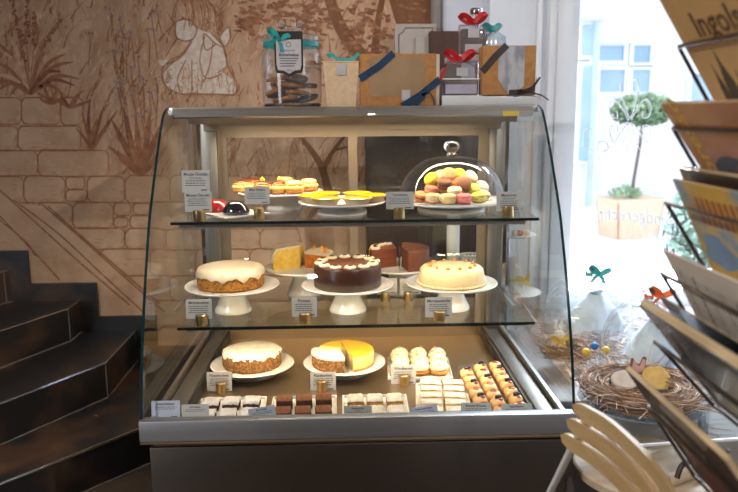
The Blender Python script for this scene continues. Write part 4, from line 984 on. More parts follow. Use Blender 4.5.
# tiered stand
ty = 2.53; tx0, tx1 = X(438,102,ty), X(534,102,ty); tcx = (tx0+tx1)/2
tst = thing('tiered_stand', 'white two-tier square stand with a steel post and knob', 'tiered stand', (tcx,ty,ZT))
wt = M('white_lacquer', (.7,.7,.71), .3, col2=(.66,.66,.68), scale=8)
tw = tx1-tx0
MB().box((-tw/2,-.11,0),(tw/2,.11,.033),bev=.003).build('lower_tray', wt, tst)
px_ = X(479,60,ty)-tcx
u0, u1 = X(452,56,ty-.06)-tcx, X(515,56,ty-.06)-tcx
MB().box((u0,-.035,.150),(u1,.13,.170),bev=.002).build('upper_tray', wt, tst)
MB().tube([(px_,.045,.03),(px_,.045,.31)],.0075,12).build('post', chrome, tst)
MB().lathe([(0,.308),(.02,.308),(.022,.312),(.022,.326),(.02,.33),(0,.33)], (px_-.004,.045,0), 24).build('knob', chrome, tst)
darkin = M('dark_chocolates', hexl(70,48,44), .4, col2=hexl(96,70,64), scale=40)
clearbox = GLASS('clear_box', (.93,.9,.93), f0=.07, haze=.08)
# box on the upper tray
uy = ty+.005
g = thing('gift_box', 'small clear box with a red bow on the upper tier', 'gift box', (X(472,45,uy),uy,ZT+.1702))
MB().box((-.045,-.035,0),(.045,.0245,.098),bev=.003).build('box', clearbox, g)
MB().box((-.04,-.03,.002),(.04,.02,.085),bev=.004).build('contents', darkin, g)
MB().box((-.02,-.0362,.055),(.018,-.0348,.085)).build('label', label_m, g); MB().box((-.03,-.0362,.004),(.028,-.0348,.034)).build('lower_label', label_m, g)
rb = MB(); bow(rb,(0,-.02,.106),.046,.010,tails=False,ang=-.06); rb.box((-.047,-.006,.0985),(.047,.006,.1)); rb.build('ribbon', redr, g)
# bag
g = thing('cellophane_bag', 'small clear bag of white sweets with a teal tie, upper tier', 'gift bag', (X(494.5,45,uy),uy+.005,ZT+.1702))
MB().ball((0,0,.038),(.042,.032,.04),20,12,fn=lambda d: 1+.08*sin(9*d.x+4*d.z)+.06*sin(12*d.y+7*d.z)).build('sweets', tissue, g)
MB().lathe([(.043,0),(.047,.03),(.04,.06),(.014,.078),(.026,.098)], seg=32, fn=lambda a,j_,r,z: (r*(1+.08*sin(7*a)), z)).build('bag', cello, g)
rb = MB(); bow(rb,(-.012,-.018,.082),.03,.009,tails=False); rb.build('ribbon', teal, g)
# arched box lower tier
ly = ty-.06
g = thing('arched_gift_box', 'clear arched gift box with a red bow on the lower tier', 'gift box', (X(459.5,92,ly),ly,ZT+.033))
def arch(w, h, y, n=14): return [(-w,y,0),(w,y,0)]+[(w*cos(pi*k/n),y,h-w*.72+w*.72*sin(pi*k/n)) for k in range(n+1)]
MB().ext(arch(.068,.112,-.035),(0,.07,0)).build('box', clearbox, g)
MB().box((-.058,-.03,.003),(.058,.03,.05),bev=.004).build('contents', darkin, g)
MB().box((-.063,-.0365,.052),(.063,-.035,.056)).build('band', porc, g)
MB().box((-.052,-.0362,.006),(.052,-.0352,.036)).build('lower_label', M('lilac_label',hexl(180,170,190),.6,col2=hexl(170,160,180),scale=30), g); MB().box((-.016,-.0362,.064),(.022,-.0352,.09)).build('label', label_m, g)
rb = MB(); bow(rb,(-.005,-.028,.115),.05,.010,tails=False); rb.strip([(-.02,-.0375,.112),(-.055,-.038,.09),(-.068,-.038,.065),(-.072,-.038,.048)],Vector((.009,0,.006))); rb.build('ribbon', [redr], g)
# kraft box with clear window lower tier
ky = ty-.075; kx = X(506,80,ky)
g = thing('window_gift_box', 'kraft gift box with a clear front and dark ribbon, lower tier', 'gift box', (kx,ky,ZT+.033))
kw = .088; kh = .158
MB().box((-kw,-.045,0),(kw,.03,kh),bev=.0015).build('box', kraft, g)
pts = [(-.036,-.0465,kh-.002),(.05,-.0465,kh-.002),(.05,-.0465,.03),(.035,-.0465,.012),(-.012,-.0465,.012),(-.036,-.0465,.05)]
MB().ext(pts,(0,.001,0)).build('window', M('clear_film_over_white_sweets', hexl(150,150,158), .2, col2=hexl(190,190,196), scale=30, lo=.4, hi=.6, detail=2, stretch=(1,1,.4), coat=.5), g)
MB().box((-.004,-.0482,.002),(.028,-.047,.034)).build('label', label_m, g)
rb = MB(); rb.strip([(-kw-.001,-.047,.075),(-.05,-.0475,.12),(-.01,-.0475,kh+.001)],Vector((-.008,0,.008))); rb.strip([(-.0,-.05,.008),(.05,-.05,.01),(.085,-.05,.02),(kw+.003,-.05,.05)],Vector((0,0,.008)))
rb.tube([(kw-.03,-.053,.01),(kw-.005,-.055,.03),(kw+.012,-.053,.055)],.006,8,flat=.6); rb.tube([(.03,-.054,.004),(.05,-.056,.011),(.034,-.054,.014)],.006,8); rb.strip([(kw-.03,-.053,.012),(kw+.02,-.053,-.002),(kw+.045,-.05,-.018)],Vector((0,0,.0025)))
rb.build('ribbon', darkr, g)

# ------------------------------------------------------------------ behind the case
darkwood = M('dark_wood', hexl(58,36,26), .45, col2=hexl(42,26,18), scale=6, stretch=(8,8,1), detail=6)
cab = thing('back_cabinet', 'dark wooden cabinet against the wall behind the pastry case', 'cabinet', (.36,3.38,0))
MB().box((-.3,-.11,.0),(.28,.11,1.40),bev=.004).build('body', darkwood, cab); 
for sx in (-1,1): MB().box((-.01+sx*.145-.13,-.122,.1),(-.01+sx*.145+.13,-.11,1.36),bev=.003).build('door', darkwood, cab)
ptop = 1.4005
cream_b = M('painted_board', hexl(176,166,160), .6, col2=hexl(164,154,150), scale=6)
def board(name, label, cat, px0, py0, px1, y, m, bevc=0, lean=.06, border=True, th=.014):
    a = atY(px0,py0,y); b_ = atY(px1,py0,y); w = b_.x-a.x; h = a.z-ptop
    t = thing(name, label, cat, ((a.x+b_.x)/2,y,ptop), rot=(-lean,0,0))
    MB().box((-w/2,0,0),(w/2,th,h),bev=.003).build('board', m, t)
    if border:
        e = MB(); i = .018; pts = [(-w/2+i,-.0005,i),(-w/2+i,-.0005,h-i-.03),(-w/2+i+.018,-.0005,h-i-.02),(-w/2+i+.03,-.0005,h-i),(w/2-i,-.0005,h-i),(w/2-i,-.0005,i)]
        e.tube(pts+[pts[0]],.0028,6); e.build('gold_line', M('border_line',hexl(120,104,90),.5,col2=hexl(110,94,80),scale=20), t)
board('framed_board','cream board with cut-corner border line leaning behind the case','board',395,23,437,3.34,cream_b)
board('small_board','smaller pale board leaning beside the framed one','board',416,36,440,3.315,cream_b,border=False)
board('brown_box','dark brown flat box standing behind the tiered stand','box',430,31,462,3.28,M('brown_card',hexl(74,42,32),.6,col2=hexl(62,34,26),scale=12),border=False,lean=0,th=.07)
t = thing('paper_sack', 'tall white paper sack standing behind the tiered stand', 'paper sack', (X(466,20,3.42),3.42,ptop))
sw = X(489,20,3.42)-X(442,20,3.42)
MB().box((-sw/2,-.05,0),(sw/2,.05,.56),bev=.02,seg=3).build('sack', M('white_paper',hexl(214,218,230),.7,col2=hexl(196,200,216),scale=5,bump=.4,bscale=9), t)
t = thing('rolled_paper', 'grey white roll standing left of the paper sack', 'paper roll', (X(437,20,3.44),3.44,ptop)); MB().lathe([(0,0),(.03,0),(.03,.6),(0,.6)],seg=24).build('roll', M('grey_paper',hexl(150,142,142),.7,col2=hexl(136,128,128),scale=8), t)
wk = thing('back_worktop', 'steel worktop unit directly behind the right rear of the pastry case', 'worktop', (.33,3.06,0))
MB().box((-.16,-.16,0),(.16,.16,.70),bev=.003).build('body', darkwood, wk); MB().box((-.17,-.17,.7),(.17,.17,.73),bev=.003).build('top', steel, wk)
t = thing('white_column', 'white cylindrical canister standing behind the right rear glass', 'canister', (X(453,245,3.02),3.02,.7305)); MB().lathe([(0,0),(.026,0),(.028,.004),(.028,.25),(.026,.256),(0,.256)],seg=32).build('body', porc, t)
MB().lathe([(0,.257),(.0285,.257),(.0285,.27),(.02,.276),(0,.277)],seg=32).build('lid', porc, t)
t = thing('lattice_basket', 'small white lattice basket behind the right rear glass', 'basket', (X(470,258,3.0),3.0,.7305)); bs = MB()
for k in range(16):
    a = 2*pi*k/16; bs.tube([(.035*cos(a),.03*sin(a),0),(.042*cos(a+.5),.036*sin(a+.5),.05)],.0025,5); bs.tube([(.035*cos(a),.03*sin(a),0),(.042*cos(a-.5),.036*sin(a-.5),.05)],.0025,5)
bs.build('lattice', porc, t); MB().tube([(.042*cos(2*pi*k/24),.036*sin(2*pi*k/24),.05) for k in range(24)],.004,6,closed=True).build('rim', porc, t); MB().lathe([(0,0),(.036,0),(.036,.003),(0,.003)],seg=24,sy=.86).build('bottom', porc, t)

# ------------------------------------------------------------------ window display
TZ = .5
tb = thing('glass_table', 'glass-topped display table beside the pastry case at the window', 'table', (0,0,0))
tp = [(.696,1.772),(1.02,1.80),(1.75,1.87),(1.95,3.24),(.79,3.24)]
g = MB(); g.ext([(x,y,TZ-.008) for x,y in tp],(0,0,.008),0,1); g.build('top', [shelfgl, M('glass_edge_gleam',(.8,.85,.88),.15,col2=(.66,.72,.78),scale=20)], tb)  # light glowing inside the glass is painted as pale sides
for x, y in ((1.07,2.06),(1.72,2.06)): MB().box((x-.012,y-.012,0),(x+.012,y+.012,TZ-.0082),bev=.002).build('leg', steel_d, tb)
for x, y in ((1.0,2.6),(1.7,2.6),(1.0,3.15),(1.7,3.15)): MB().lathe([(0,.4545),(.02,.4545),(.02,TZ-.0082),(0,TZ-.0082)],(x,y,0),20).build('foot', chrome, tb)
twig = [M('twig_brown',hexl(146,110,82),.8,col2=hexl(104,74,50),scale=30), M('twig_pale',hexl(216,190,168),.8,col2=hexl(164,132,104),scale=30), M('twig_grey',hexl(150,132,124),.8,col2=hexl(124,106,98),scale=30)]
def nest(label, c, r, n, h):
    t = thing('twig_nest', label, 'nest', c); mb = MB()
    for i in range(n):
        a0 = rng.uniform(0,2*pi); span = rng.uniform(.5,1.5); rr = r*rng.uniform(.58,1.02); z = h*rng.random()**1.2; pts = []
        rad = rr*(1.0-.1*abs(z/h-.5)); wob = rng.uniform(-.18,.18); dz = rng.uniform(-.4,.4)*h*.5
        for k in range(7):
            f = k/6-.5; a = a0+span*f; q = rad*(1+wob*f+(.25 if rng.random() < .04 else 0)*f); pts.append((q*cos(a), q*sin(a)*.95, max(.002, z*.9+dz*f+.012*(rad/r)+rng.uniform(-.002,.002))))
        mb.tube(pts, rng.choice([.0009,.0013,.0018]), 4, rng.choice([0,0,1,2]), cap=False)
    for i in range(n//4):     # loose ends sticking out
        a = rng.uniform(0,6.28); q = r*rng.uniform(.7,1.0); z = rng.uniform(.01,h); d = Vector((cos(a+rng.uniform(-1.4,1.4)), sin(a+rng.uniform(-1.4,1.4)), rng.uniform(-.1,.6))); l = rng.uniform(.04,.11)*r/.178
        p0 = Vector((q*cos(a), q*sin(a), z)); p1 = p0+d*l*.5+Vector((0,0,.006)); p2 = p0+d*l; p1.z = max(p1.z,.003); p2.z = max(p2.z,.003)
        mb.tube([p0,p1,p2], rng.choice([.0008,.0012]), 4, rng.choice([0,1,1,2]), cap=False)
    for i in range(n//3):
        a = rng.uniform(0,6.28); q = r*rng.random()*.7; l = rng.uniform(.04,.1); b_ = rng.uniform(0,6.28)
        mb.tube([(q*cos(a)-l*cos(b_)*.5,q*sin(a)-l*sin(b_)*.5,.004+rng.uniform(0,.012)),(q*cos(a),q*sin(a),.008+rng.uniform(0,.012)),(q*cos(a)+l*cos(b_)*.5,q*sin(a)+l*sin(b_)*.5,.004+rng.uniform(0,.012))],.0013,4,rng.choice([0,1,2]),cap=False)
    o = mb.build('twigs', twig, t); o['kind'] = 'stuff'; return t
n1 = Vector((X(640,404,2.05),2.05,TZ)); plH = .012
t = thing('glass_platter', 'round glass platter under the front nest', 'platter', n1)
MB().lathe([(0,0),(.1,0),(.17,.006),(.186,.012),(.184,.0145),(.165,.0095),(.1,.004),(0,.004)],seg=64).build('dish', GLASS('tinted_glass',(.8,.87,.92),f0=.08,haze=.12,hcol=(.6,.7,.8)), t)
nest('large twig nest with biscuits at the front of the window display', n1+Vector((0,0,.012)), .178, 620, .055)
ww = MB()
for i in range(1500):
    x, y = rng.uniform(.74,1.55), rng.uniform(2.2,2.95); z = TZ+.002+rng.random()**2*.03; a = rng.uniform(0,6.28); l = rng.uniform(.02,.06); k = rng.uniform(-.02,.02)
    ww.tube([(x,y,z),(x+l*cos(a)*.5+k,y+l*sin(a)*.5-k,z+rng.uniform(0,.008)),(x+l*cos(a),y+l*sin(a),z)], .0012, 3, rng.choice([0,0,1]), cap=False)
wwo = ww.build('wood_wool', [M('wood_wool_pale',hexl(222,200,190),.8,col2=hexl(200,172,160),scale=30), M('wood_wool_brown',hexl(170,138,118),.8,col2=hexl(150,116,98),scale=30)]); tag(wwo, 'pale wood wool strewn over the glass display table', 'wood wool', kind='stuff')
et = MB(); et.tube([(.79,3.24,TZ-.004),(.695,1.771,TZ-.004),(1.02,1.799,TZ-.004),(1.75,1.869,TZ-.004)],.0048,6); et.build('edge_gleam', M('white_edge_gleam',(.8,.83,.86),.3,col2=(.76,.8,.84),scale=20), tb)  # white strip added to imitate the glow along the glass edge
# biscuits in the nest
def flatcookie(name, label, pts, mats, loc, rot):
    t = thing(name, label, 'biscuit', loc, rot=rot); mb = MB(); bm = bmesh.new()
    vs = [bm.verts.new((x,0,z)) for x,z in pts]; f = bm.faces.new(vs); r_ = bmesh.ops.extrude_face_region(bm, geom=[f])
    for v in r_['geom']:
        if isinstance(v, bmesh.types.BMVert): v.co.y += .012
    bmesh.ops.recalc_face_normals(bm, faces=bm.faces); bmesh.ops.bevel(bm, geom=[e for e in bm.edges], offset=.003, segments=2, affect='EDGES')
    mb.bm(bm); mb.build('biscuit', mats[0], t)
    if len(mats) > 1: MB().ext([(x*.82,-.001,z*.84+.004) for x,z in pts],(0,.002,0)).build('icing', mats[1], t)
def oval(rx, rz, n=20, k=0): return [(rx*cos(2*pi*i/n), rz+rz*sin(2*pi*i/n)*(1-k*cos(2*pi*i/n))) for i in range(n)]
wcook = M('white_iced_biscuit',hexl(224,214,204),.6,col2=hexl(208,196,184),scale=20); ycook = M('yellow_biscuit',hexl(222,190,120),.7,col2=hexl(202,164,88),scale=30); bcook = M('brown_biscuit',hexl(140,92,78),.6,col2=hexl(116,72,60),scale=30)
pW = atY(626,388,2.10); flatcookie('egg_biscuit','white egg-shaped biscuit at the left in the nest',oval(.045,.03),[wcook,wcook],(pW.x,2.09,TZ+.03),(-.6,0,0))
pB = atY(641,384,2.12); flatcookie('rabbit_biscuit','brown rabbit-shaped biscuit in the middle of the nest',[(-.024,0),(.024,0),(.03,.025),(.022,.048),(.028,.08),(.016,.082),(.006,.055),(-.004,.056),(-.02,.076),(-.026,.05),(-.03,.025)],[bcook,M('pink_icing',hexl(190,150,146),.5,col2=hexl(176,132,128),scale=20)],(pB.x,2.14,TZ+.032),(-.35,.1,0))
pY = atY(657,388,2.08); flatcookie('bear_biscuit','golden yellow biscuit at the right in the nest',[(-.035,0),(.034,0),(.046,.02),(.044,.045),(.03,.062),(.02,.075),(.005,.068),(-.01,.072),(-.03,.066),(-.038,.045),(-.042,.02)],[ycook],(pY.x,2.08,TZ+.03),(-.45,0,-.1))
for px, py, y, col, nm in ((586,352,2.08,hexl(232,196,70),'yellow-headed pick at the left edge of the nest'),(594.5,346,2.14,hexl(40,120,190),'blue-headed pick between the two yellow ones'),(606,350,2.2,hexl(226,196,90),'pale yellow-headed pick right of the blue one')):
    p = atY(px,py,y); t = thing('ball_pick', nm, 'pick', (p.x+.015,y,TZ+.013))
    mm_ = M('bead_'+nm.split('-')[0].replace(' ','_'), col, .5, col2=tuple(v*.85 for v in col), scale=40); zz = p.z-TZ-.013
    MB().ball((-.015,0,zz),.0125,16,12).build('bead', mm_, t); MB().tube([(0,0,0),(-.006,0,zz*.5),(-.015,0,zz-.01)],.0014,6).build('stick', twig[1], t)
def cloche(label, c, r, h, rib, lean=0):
    t = thing('bell_cloche', label, 'cloche', c)
    pr = spline([(r,0,0),(r*1.0,h*.25,0),(r*.94,h*.5,0),(r*.78,h*.75,0),(r*.5,h*.92,0),(r*.2,h*.985,0),(0,h,0)],5)
    MB().lathe([(q.x,q.y) for q in pr], seg=72).build('bell', bellgl, t)
    MB().lathe([(r-.001,0),(r+.003,0),(r+.003,.006),(r-.001,.006),(r-.001,0)], seg=72).build('rim', knobgl, t)
    MB().lathe([(0,h),(.016,h+.001),(.011,h+.008),(.012,h+.014),(.024,h+.026),(.025,h+.038),(.015,h+.05),(0,h+.053)],seg=32).build('knob', knobgl, t)
    rb = MB().lathe([(.0125,h+.006),(.016,h+.006),(.016,h+.015),(.0125,h+.015)],seg=24); bow(rb,(.034,-.02,h+.012),.044,.010,ang=.2); rb.build('ribbon', rib, t)
    return t
c2 = Vector((X(645,360,2.40), 2.40, TZ)); cloche('glass bell with an orange bow behind the front nest', c2, .155, .235, orr)
c1 = Vector((X(586,340,2.80), 2.80, TZ)); cloche('glass bell with a teal bow at the back of the window display', c1, .18, .225, teal)
def crumple(label, c, r, h, m, name='tissue_cone', cat='gift bag'):
    t = thing(name, label, cat, c)
    MB().lathe([(0,.0),(r,0),(r*1.02,h*.2),(r*.8,h*.5),(r*.35,h*.82),(r*.12,h*.92),(r*.3,h),(0,h*.97)], seg=40, fn=lambda a,j,q,z: (q*(1+.07*sin(5*a+j*1.7)+.05*sin(11*a-j)), z*(1+.03*sin(3*a+j)))).build('wrapping', m, t)
    rb = MB().lathe([(r*.17,h*.885),(r*.2,h*.9),(r*.17,h*.915)],seg=20); rb.build('tie', teal, t); return t
crumple('pale blue-white wrapped bag inside the orange-bowed bell', c2+Vector((.02,0,.0005)), .085, .17, tissue)
crumple('white wrapped bag inside the teal-bowed bell', c1+Vector((.03,0,.0005)), .11, .17, tissue)
t = thing('foil_wrap', 'crumpled clear wrap lying right of the front nest', 'wrapping', (X(697,412,2.22),2.22,TZ+.001))
MB().ball((0,0,.045),(.075,.06,.045),24,14,fn=lambda d: 1+.16*sin(9*d.x+5*d.z)+.14*sin(11*d.y-6*d.x)).build('wrap', tissue, t)
n2 = Vector((.76, 2.47, TZ)); nest('smaller twig nest seen through the right glass of the case', n2, .09, 380, .05)
pF = n2; t = thing('rabbit_figure', 'white rabbit figure with yellow ribbon in the smaller nest', 'figurine', (pF.x-.03,pF.y,TZ+.008))
fb = MB(); fb.ball((0,0,.035),(.028,.024,.036),18,12); fb.ball((0,-.006,.078),(.02,.02,.021),16,10); 
for sx in (-1,1): fb.ball((sx*.009,0,.112),(.006,.005,.026),10,8)
fb.build('body', porc, t); rb = MB().lathe([(.017,.058),(.021,.061),(.017,.064)],seg=20); bow(rb,(0,-.024,.06),.035,.007); rb.build('ribbon', M('yellow_ribbon',hexl(226,190,60),.4,col2=hexl(206,168,40),scale=20), t)
# tier stand at the window
ts = Vector((X(514,290,2.98), 2.98, .4555))
zl, zu = atY(514,294,2.98).z-.4555, atY(514,237,2.98).z-.4555
tt = thing('cake_tier', 'small steel tier stand with two white plates behind the case', 'tiered stand', ts)
MB().lathe([(0,0),(.05,0),(.05,.006),(.008,.012),(.006,zu+.16),(0,zu+.162)],(-.03,0,0),24).build('pole', chrome, tt)
for z, r in ((zl,.115),(zu,.085)): MB().lathe([(.007,z),(r*.6,z),(r,z+.012),(r-.002,z+.015),(r*.6,z+.005),(.007,z+.005)],(-.0 if r > .1 else .0,0,0),48).build('plate', porc, tt)
t = thing('ribboned_box', 'slim white box with yellow ribbon on the lower tier plate', 'gift box', (ts.x+.005,ts.y-.02,.4555+zl+.0055), rot=(0,-.12,.1))
MB().box((-.026,-.016,0.003),(.026,.016,.165),bev=.003).build('box', porc, t); rb = MB(); rb.box((-.0265,-.0165,.06),(.0265,.0165,.07)); bow(rb,(.035,-.018,.06),.03,.008); rb.build('ribbon', M('yellow_satin',hexl(226,190,60),.4,col2=hexl(206,168,40),scale=20), t)
for k, (dx, col, nm) in enumerate(((.02,hexl(222,110,80),'coral wrapped sweet on the upper tier plate'),(.05,hexl(236,226,216),'white wrapped sweet on the upper tier plate'),(-.0,hexl(220,190,170),'beige wrapped sweet on the upper tier plate'))):
    t = thing('wrapped_sweet', nm, 'sweet', (ts.x+dx-.01,ts.y-.03,.4555+zu+.008)); MB().ball((0,0,.014),(.015,.013,.014),14,10).build('wrapper', M('sweet_wrap_'+nm.split()[0],col,.4,col2=tuple(v*.85 for v in col),scale=30), t)
# basket on a stool below the table
bk = atZ(650,480,.33)
st_ = thing('low_stool', 'low pale stool under the front of the glass table', 'stool', (bk.x+.02,bk.y+.1,0))
stw = M('pale_wood', hexl(206,184,160), .55, col2=hexl(188,164,138), scale=5, stretch=(1,6,6))
MB().lathe([(0,.30),(.2,.30),(.205,.305),(.205,.325),(.2,.33),(0,.33)],seg=56).build('seat', stw, st_)
for k in range(3): a = R(90+120*k); MB().tube([(.12*cos(a),.12*sin(a),.3),(.17*cos(a),.17*sin(a),0)],.016,10).build('leg', stw, st_)
bsk = thing('handbag', 'pale bag with a dark wrapped handle on the low stool', 'bag', (bk.x+.05,bk.y+.03,.331), .5)
lea = M('dark_leather', hexl(60,44,36), .5, col2=hexl(46,32,26), scale=30); 
hp = [(.0,-.1,.02),(-.075,-.1,.055),(-.06,-.1,.085),(-.03,-.1,.09),(.04,-.1,.07),(.08,-.1,.03),(.09,-.1,.0)]
MB().box((-.12,-.075,0),(.12,.06,.045),bev=.02,seg=3).build('body', stw, bsk); MB().tube([tuple(p) for p in spline(hp[1:],6)],.0075,8).build('handle', lea, bsk)

# ------------------------------------------------------------------ bistro chair
ch = thing('folding_chair', 'beige slatted folding chair in the foreground at lower right', 'chair', (0,0,0))
slat_m = M('beige_wood', hexl(198,168,124), .5, col2=hexl(184,152,108), scale=4, stretch=(10,1,10), detail=5)
slat_e = M('white_lacquered_metal', (.62,.62,.63), .35, col2=(.58,.58,.6), scale=8)
def slat(pxs, z):
    # centre line of a curved slat at height z; a 34 mm tall, 11 mm thick board with rounded ends
    P = [atZ(px,py,z) for px,py in pxs]; P = spline(P, 8); n = len(P); h = .020; th = .005; mb = MB(); vs = []; fs = []
    for i, p in enumerate(P):
        t = (P[min(i+1,n-1)]-P[max(i-1,0)]).normalized(); nn = Vector((t.y,-t.x,0)).normalized(); d = min(i,n-1-i)
        k = h*min(1,(.45+.2*d)) if d < 3 else h; upv = Vector((-.25,0,1)).normalized()
        for a, b_ in ((-1,-1),(1,-1),(1,1),(-1,1)): vs.append(p+nn*th*a+upv*k*b_)
    for i in range(n-1):
        for k in range(4): fs.append((i*4+k,i*4+(k+1)%4,i*4+4+(k+1)%4,i*4+4+k))
    fs += [(3,2,1,0),tuple((n-1)*4+k for k in range(4))]
    mb.add(vs, fs); mb.build('slat', slat_m, ch, sharp=30); return P
s1 = slat([(575,408),(610,428),(645,460),(668,490),(684,522)], .80)
s2 = slat([(569,423),(600,442),(632,470),(654,497),(674,530)], .755)
s3 = slat([(563,438),(590,455),(619,480),(640,503),(660,535)], .71)
for i in (3, len(s1)-4):
    a, b_, c_ = s1[i], s2[i], s3[i]; off = Vector((.008,.0,0)); d = (c_-a).normalized()
    MB().tube([a+off-d*.01, b_+off, c_+off, c_+off+d*.30, Vector((c_.x+.02,c_.y,0))+Vector((0,0,.01))],.0095,8,flat=.7).build('back_upright', slat_e, ch)
sy0, sy1 = s3[-4].y, s3[3].y
for k in range(5): MB().box((s3[6].x-.38+k*.075,sy0-.0,.43),(s3[6].x-.38+k*.075+.055,sy1,.446),bev=.004).build('seat_slat', slat_m, ch)
for y in (sy0+.02,sy1-.02):
    MB().box((s3[6].x-.38,y-.01,.41),(s3[6].x+.0,y+.01,.43)).build('seat_rail', slat_e, ch)
    MB().tube([(s3[6].x-.02,y,.42),(s3[6].x-.36,y,.008)],.0095,8).build('front_leg', slat_e, ch)

# ------------------------------------------------------------------ magazine rack (near right)
rk = thing('magazine_rack', 'dark wire magazine rack filling the right foreground', 'magazine rack', (0,0,0))
wire = M('dark_bronze_wire', hexl(96,82,74), .35, .7, col2=hexl(80,68,60), scale=30)
RY = 1.2; RL = .36
bars = [(676,47,.079,.118),(670,128,.083,.118),(663,202,.088,.126),(658,272,.085,.12),(652,340,.12,.125),(645,405,.10,.14)]
back_x = []
for px,py,dx,dz in bars:
    p = atY(px,py,RY); b_ = p+Vector((dx,0,-dz)); back_x.append(b_)
    w_ = MB()
    for y in (RY, RY-RL):
        pts = [Vector((p.x+.006,y,p.z-.002)), Vector((b_.x,y,b_.z)), Vector((b_.x+.035,y,b_.z-.004)), Vector((b_.x+.06,y,b_.z+.05))]
        w_.tube(pts,.0035,8)
    w_.tube([Vector((p.x+.006,RY,p.z-.002)),Vector((p.x,RY-.012,p.z)),Vector((p.x,RY-RL+.012,p.z)),Vector((p.x+.006,RY-RL,p.z-.002))],.0036,8)
    w_.tube([Vector((b_.x,RY,b_.z)),Vector((b_.x,RY-RL,b_.z))],.003,8); w_.tube([Vector((b_.x+.035,RY,b_.z-.004)),Vector((b_.x+.035,RY-RL,b_.z-.004))],.003,8)
    w_.build('pocket', wire, rk)
bxx = max(b_.x for b_ in back_x)+.075
for y in (RY-.03, RY-RL+.03): MB().tube([(bxx,y,.0),(bxx,y,1.75)],.011,10).build('upright', wire, rk)
cr = MB()
for b_ in back_x:
    for y in (RY-.03, RY-RL+.03): cr.tube([(b_.x+.035,y,b_.z-.004),(bxx,y,b_.z-.004)],.003,6)
cr.build('bracket', wire, rk)
MB().box((bxx-.16,RY-RL-.02,0),(bxx+.16,RY+.02,.02),bev=.006).build('foot', wire, rk)
def mag(name, label, cat, tl, k, th, mats, deco=None, extra=0, length=.34, back=False, yoff=0):
    """leaf standing in pocket k: far edge runs from its top corner (pixel tl at the pocket's far end) to the pocket's back rail"""
    b_ = back_x[k]; top = atY(tl[0],tl[1],RY-.012); d = Vector((top.x-b_.x,0,top.z-b_.z)); h = d.length; d.normalize()
    nrm = Vector((-d.z,0,d.x))                     # towards the back of the pocket (right / up)
    if nrm.x < 0: nrm = -nrm
    t = thing(name, label, cat, Vector((b_.x,RY-.012+yoff,b_.z))+nrm*(.0045+extra)+d*.004)
    # local frame: x = reading direction (-Y), y = up the cover, z = into the stack
    t.matrix_world = Matrix.Translation(t.location) @ Matrix((Vector((0,-1,0)), d, nrm)).transposed().to_4x4()
    MB().box((0,0,.0006),(length,h,th-.0006)).build('pages', mats[1], t)
    cv = MB().box((-.0005,-.0005,0),(length+.0005,h+.0005,.0006)).box((-.0005,-.0005,th-.0006),(length+.0005,h+.0005,th)); cv.build('cover', mats[0], t)
    if deco: deco(t, h, length)
    return t
pages = M('page_edges', hexl(200,176,140), .8, col2=hexl(170,146,112), scale=500, stretch=(.02,.02,1), lo=.4, hi=.6)
newsp = M('newsprint', hexl(214,200,186), .85, col2=hexl(202,188,174), scale=12)
cov1 = M('golden_dusk_cover', hexl(206,166,112), .35, col2=hexl(180,138,86), scale=4, coat=.2)
cov2 = M('terracotta_cover', hexl(182,118,80), .4, col2=hexl(150,94,66), scale=5, coat=.2)
cov3 = M('yellow_blue_cover', hexl(206,160,60), .4, col2=hexl(110,140,160), scale=9, lo=.45, hi=.6, coat=.2)
cov5 = M('black_cover', hexl(34,34,40), .25, col2=hexl(60,64,76), scale=6, coat=.4)
cov6 = M('dark_red_cover', hexl(70,46,38), .35, col2=hexl(48,32,28), scale=5, coat=.3)
def flat(mb, pts): mb.add([(x,y,-.0004) for x,y in pts],[tuple(range(len(pts)))]); return mb
def txt(mb, s, size, x, y, rot=0, bold=0, dz=-.0006):
    vs, fs = text_mesh(s, size, bold, 'LEFT'); mb.add([(x+v[0]*cos(rot)-v[1]*sin(rot), y+v[0]*sin(rot)+v[1]*cos(rot), dz) for v in vs], fs)
darkp = M('dark_print', hexl(44,36,34), .4, col2=hexl(62,50,46), scale=20); brownp = M('brown_print', hexl(88,56,36), .4, col2=hexl(70,44,30), scale=20); yelp = M('yellow_print', hexl(220,176,40), .4, col2=hexl(206,160,30), scale=20); redp = M('red_print', hexl(170,84,50), .5, col2=hexl(150,66,40), scale=60); bluep = M('blue_print', hexl(120,150,176), .5, col2=hexl(96,128,160), scale=12); pinkp = M('skin_print', hexl(150,92,70), .5, col2=hexl(96,60,48), scale=20)
def d1(t, h, l):
    mb = MB(); txt(mb,'Ingolstadt',.058,.06,h-.118,bold=.0012); mb.build('title', brownp, t, smooth=False)
    mb = MB(); flat(mb,[(.0,0),(.34,0),(.34,.05),(.2,.045),(.12,.03),(.0,.012)])
    for x, w, hh in ((.052,.012,.10),(.078,.018,.125),(.11,.02,.085),(.16,.03,.06)): flat(mb,[(x-w,.0),(x+w,.0),(x+w*.8,hh*.5),(x+w*.25,hh*.75),(x,hh),(x-w*.25,hh*.75),(x-w*.8,hh*.5)])
    mb.build('picture', darkp, t, smooth=False)
def d2(t, h, l):
    mb = MB(); txt(mb,'espresso',.056,.058,.0,rot=R(90),bold=.0008); mb.build('title', yelp, t, smooth=False)
    mb = MB(); flat(mb,[(.12+.07*cos(a*.4)*1.0,.04+.05*sin(a*.4)) for a in range(16)]); mb.build('picture', darkp, t, smooth=False); mb = MB(); mb.add([(.14+.03*cos(a*.4),.045+.028*sin(a*.4),-.0007) for a in range(16)],[tuple(range(16))]); mb.build('portrait', pinkp, t, smooth=False)
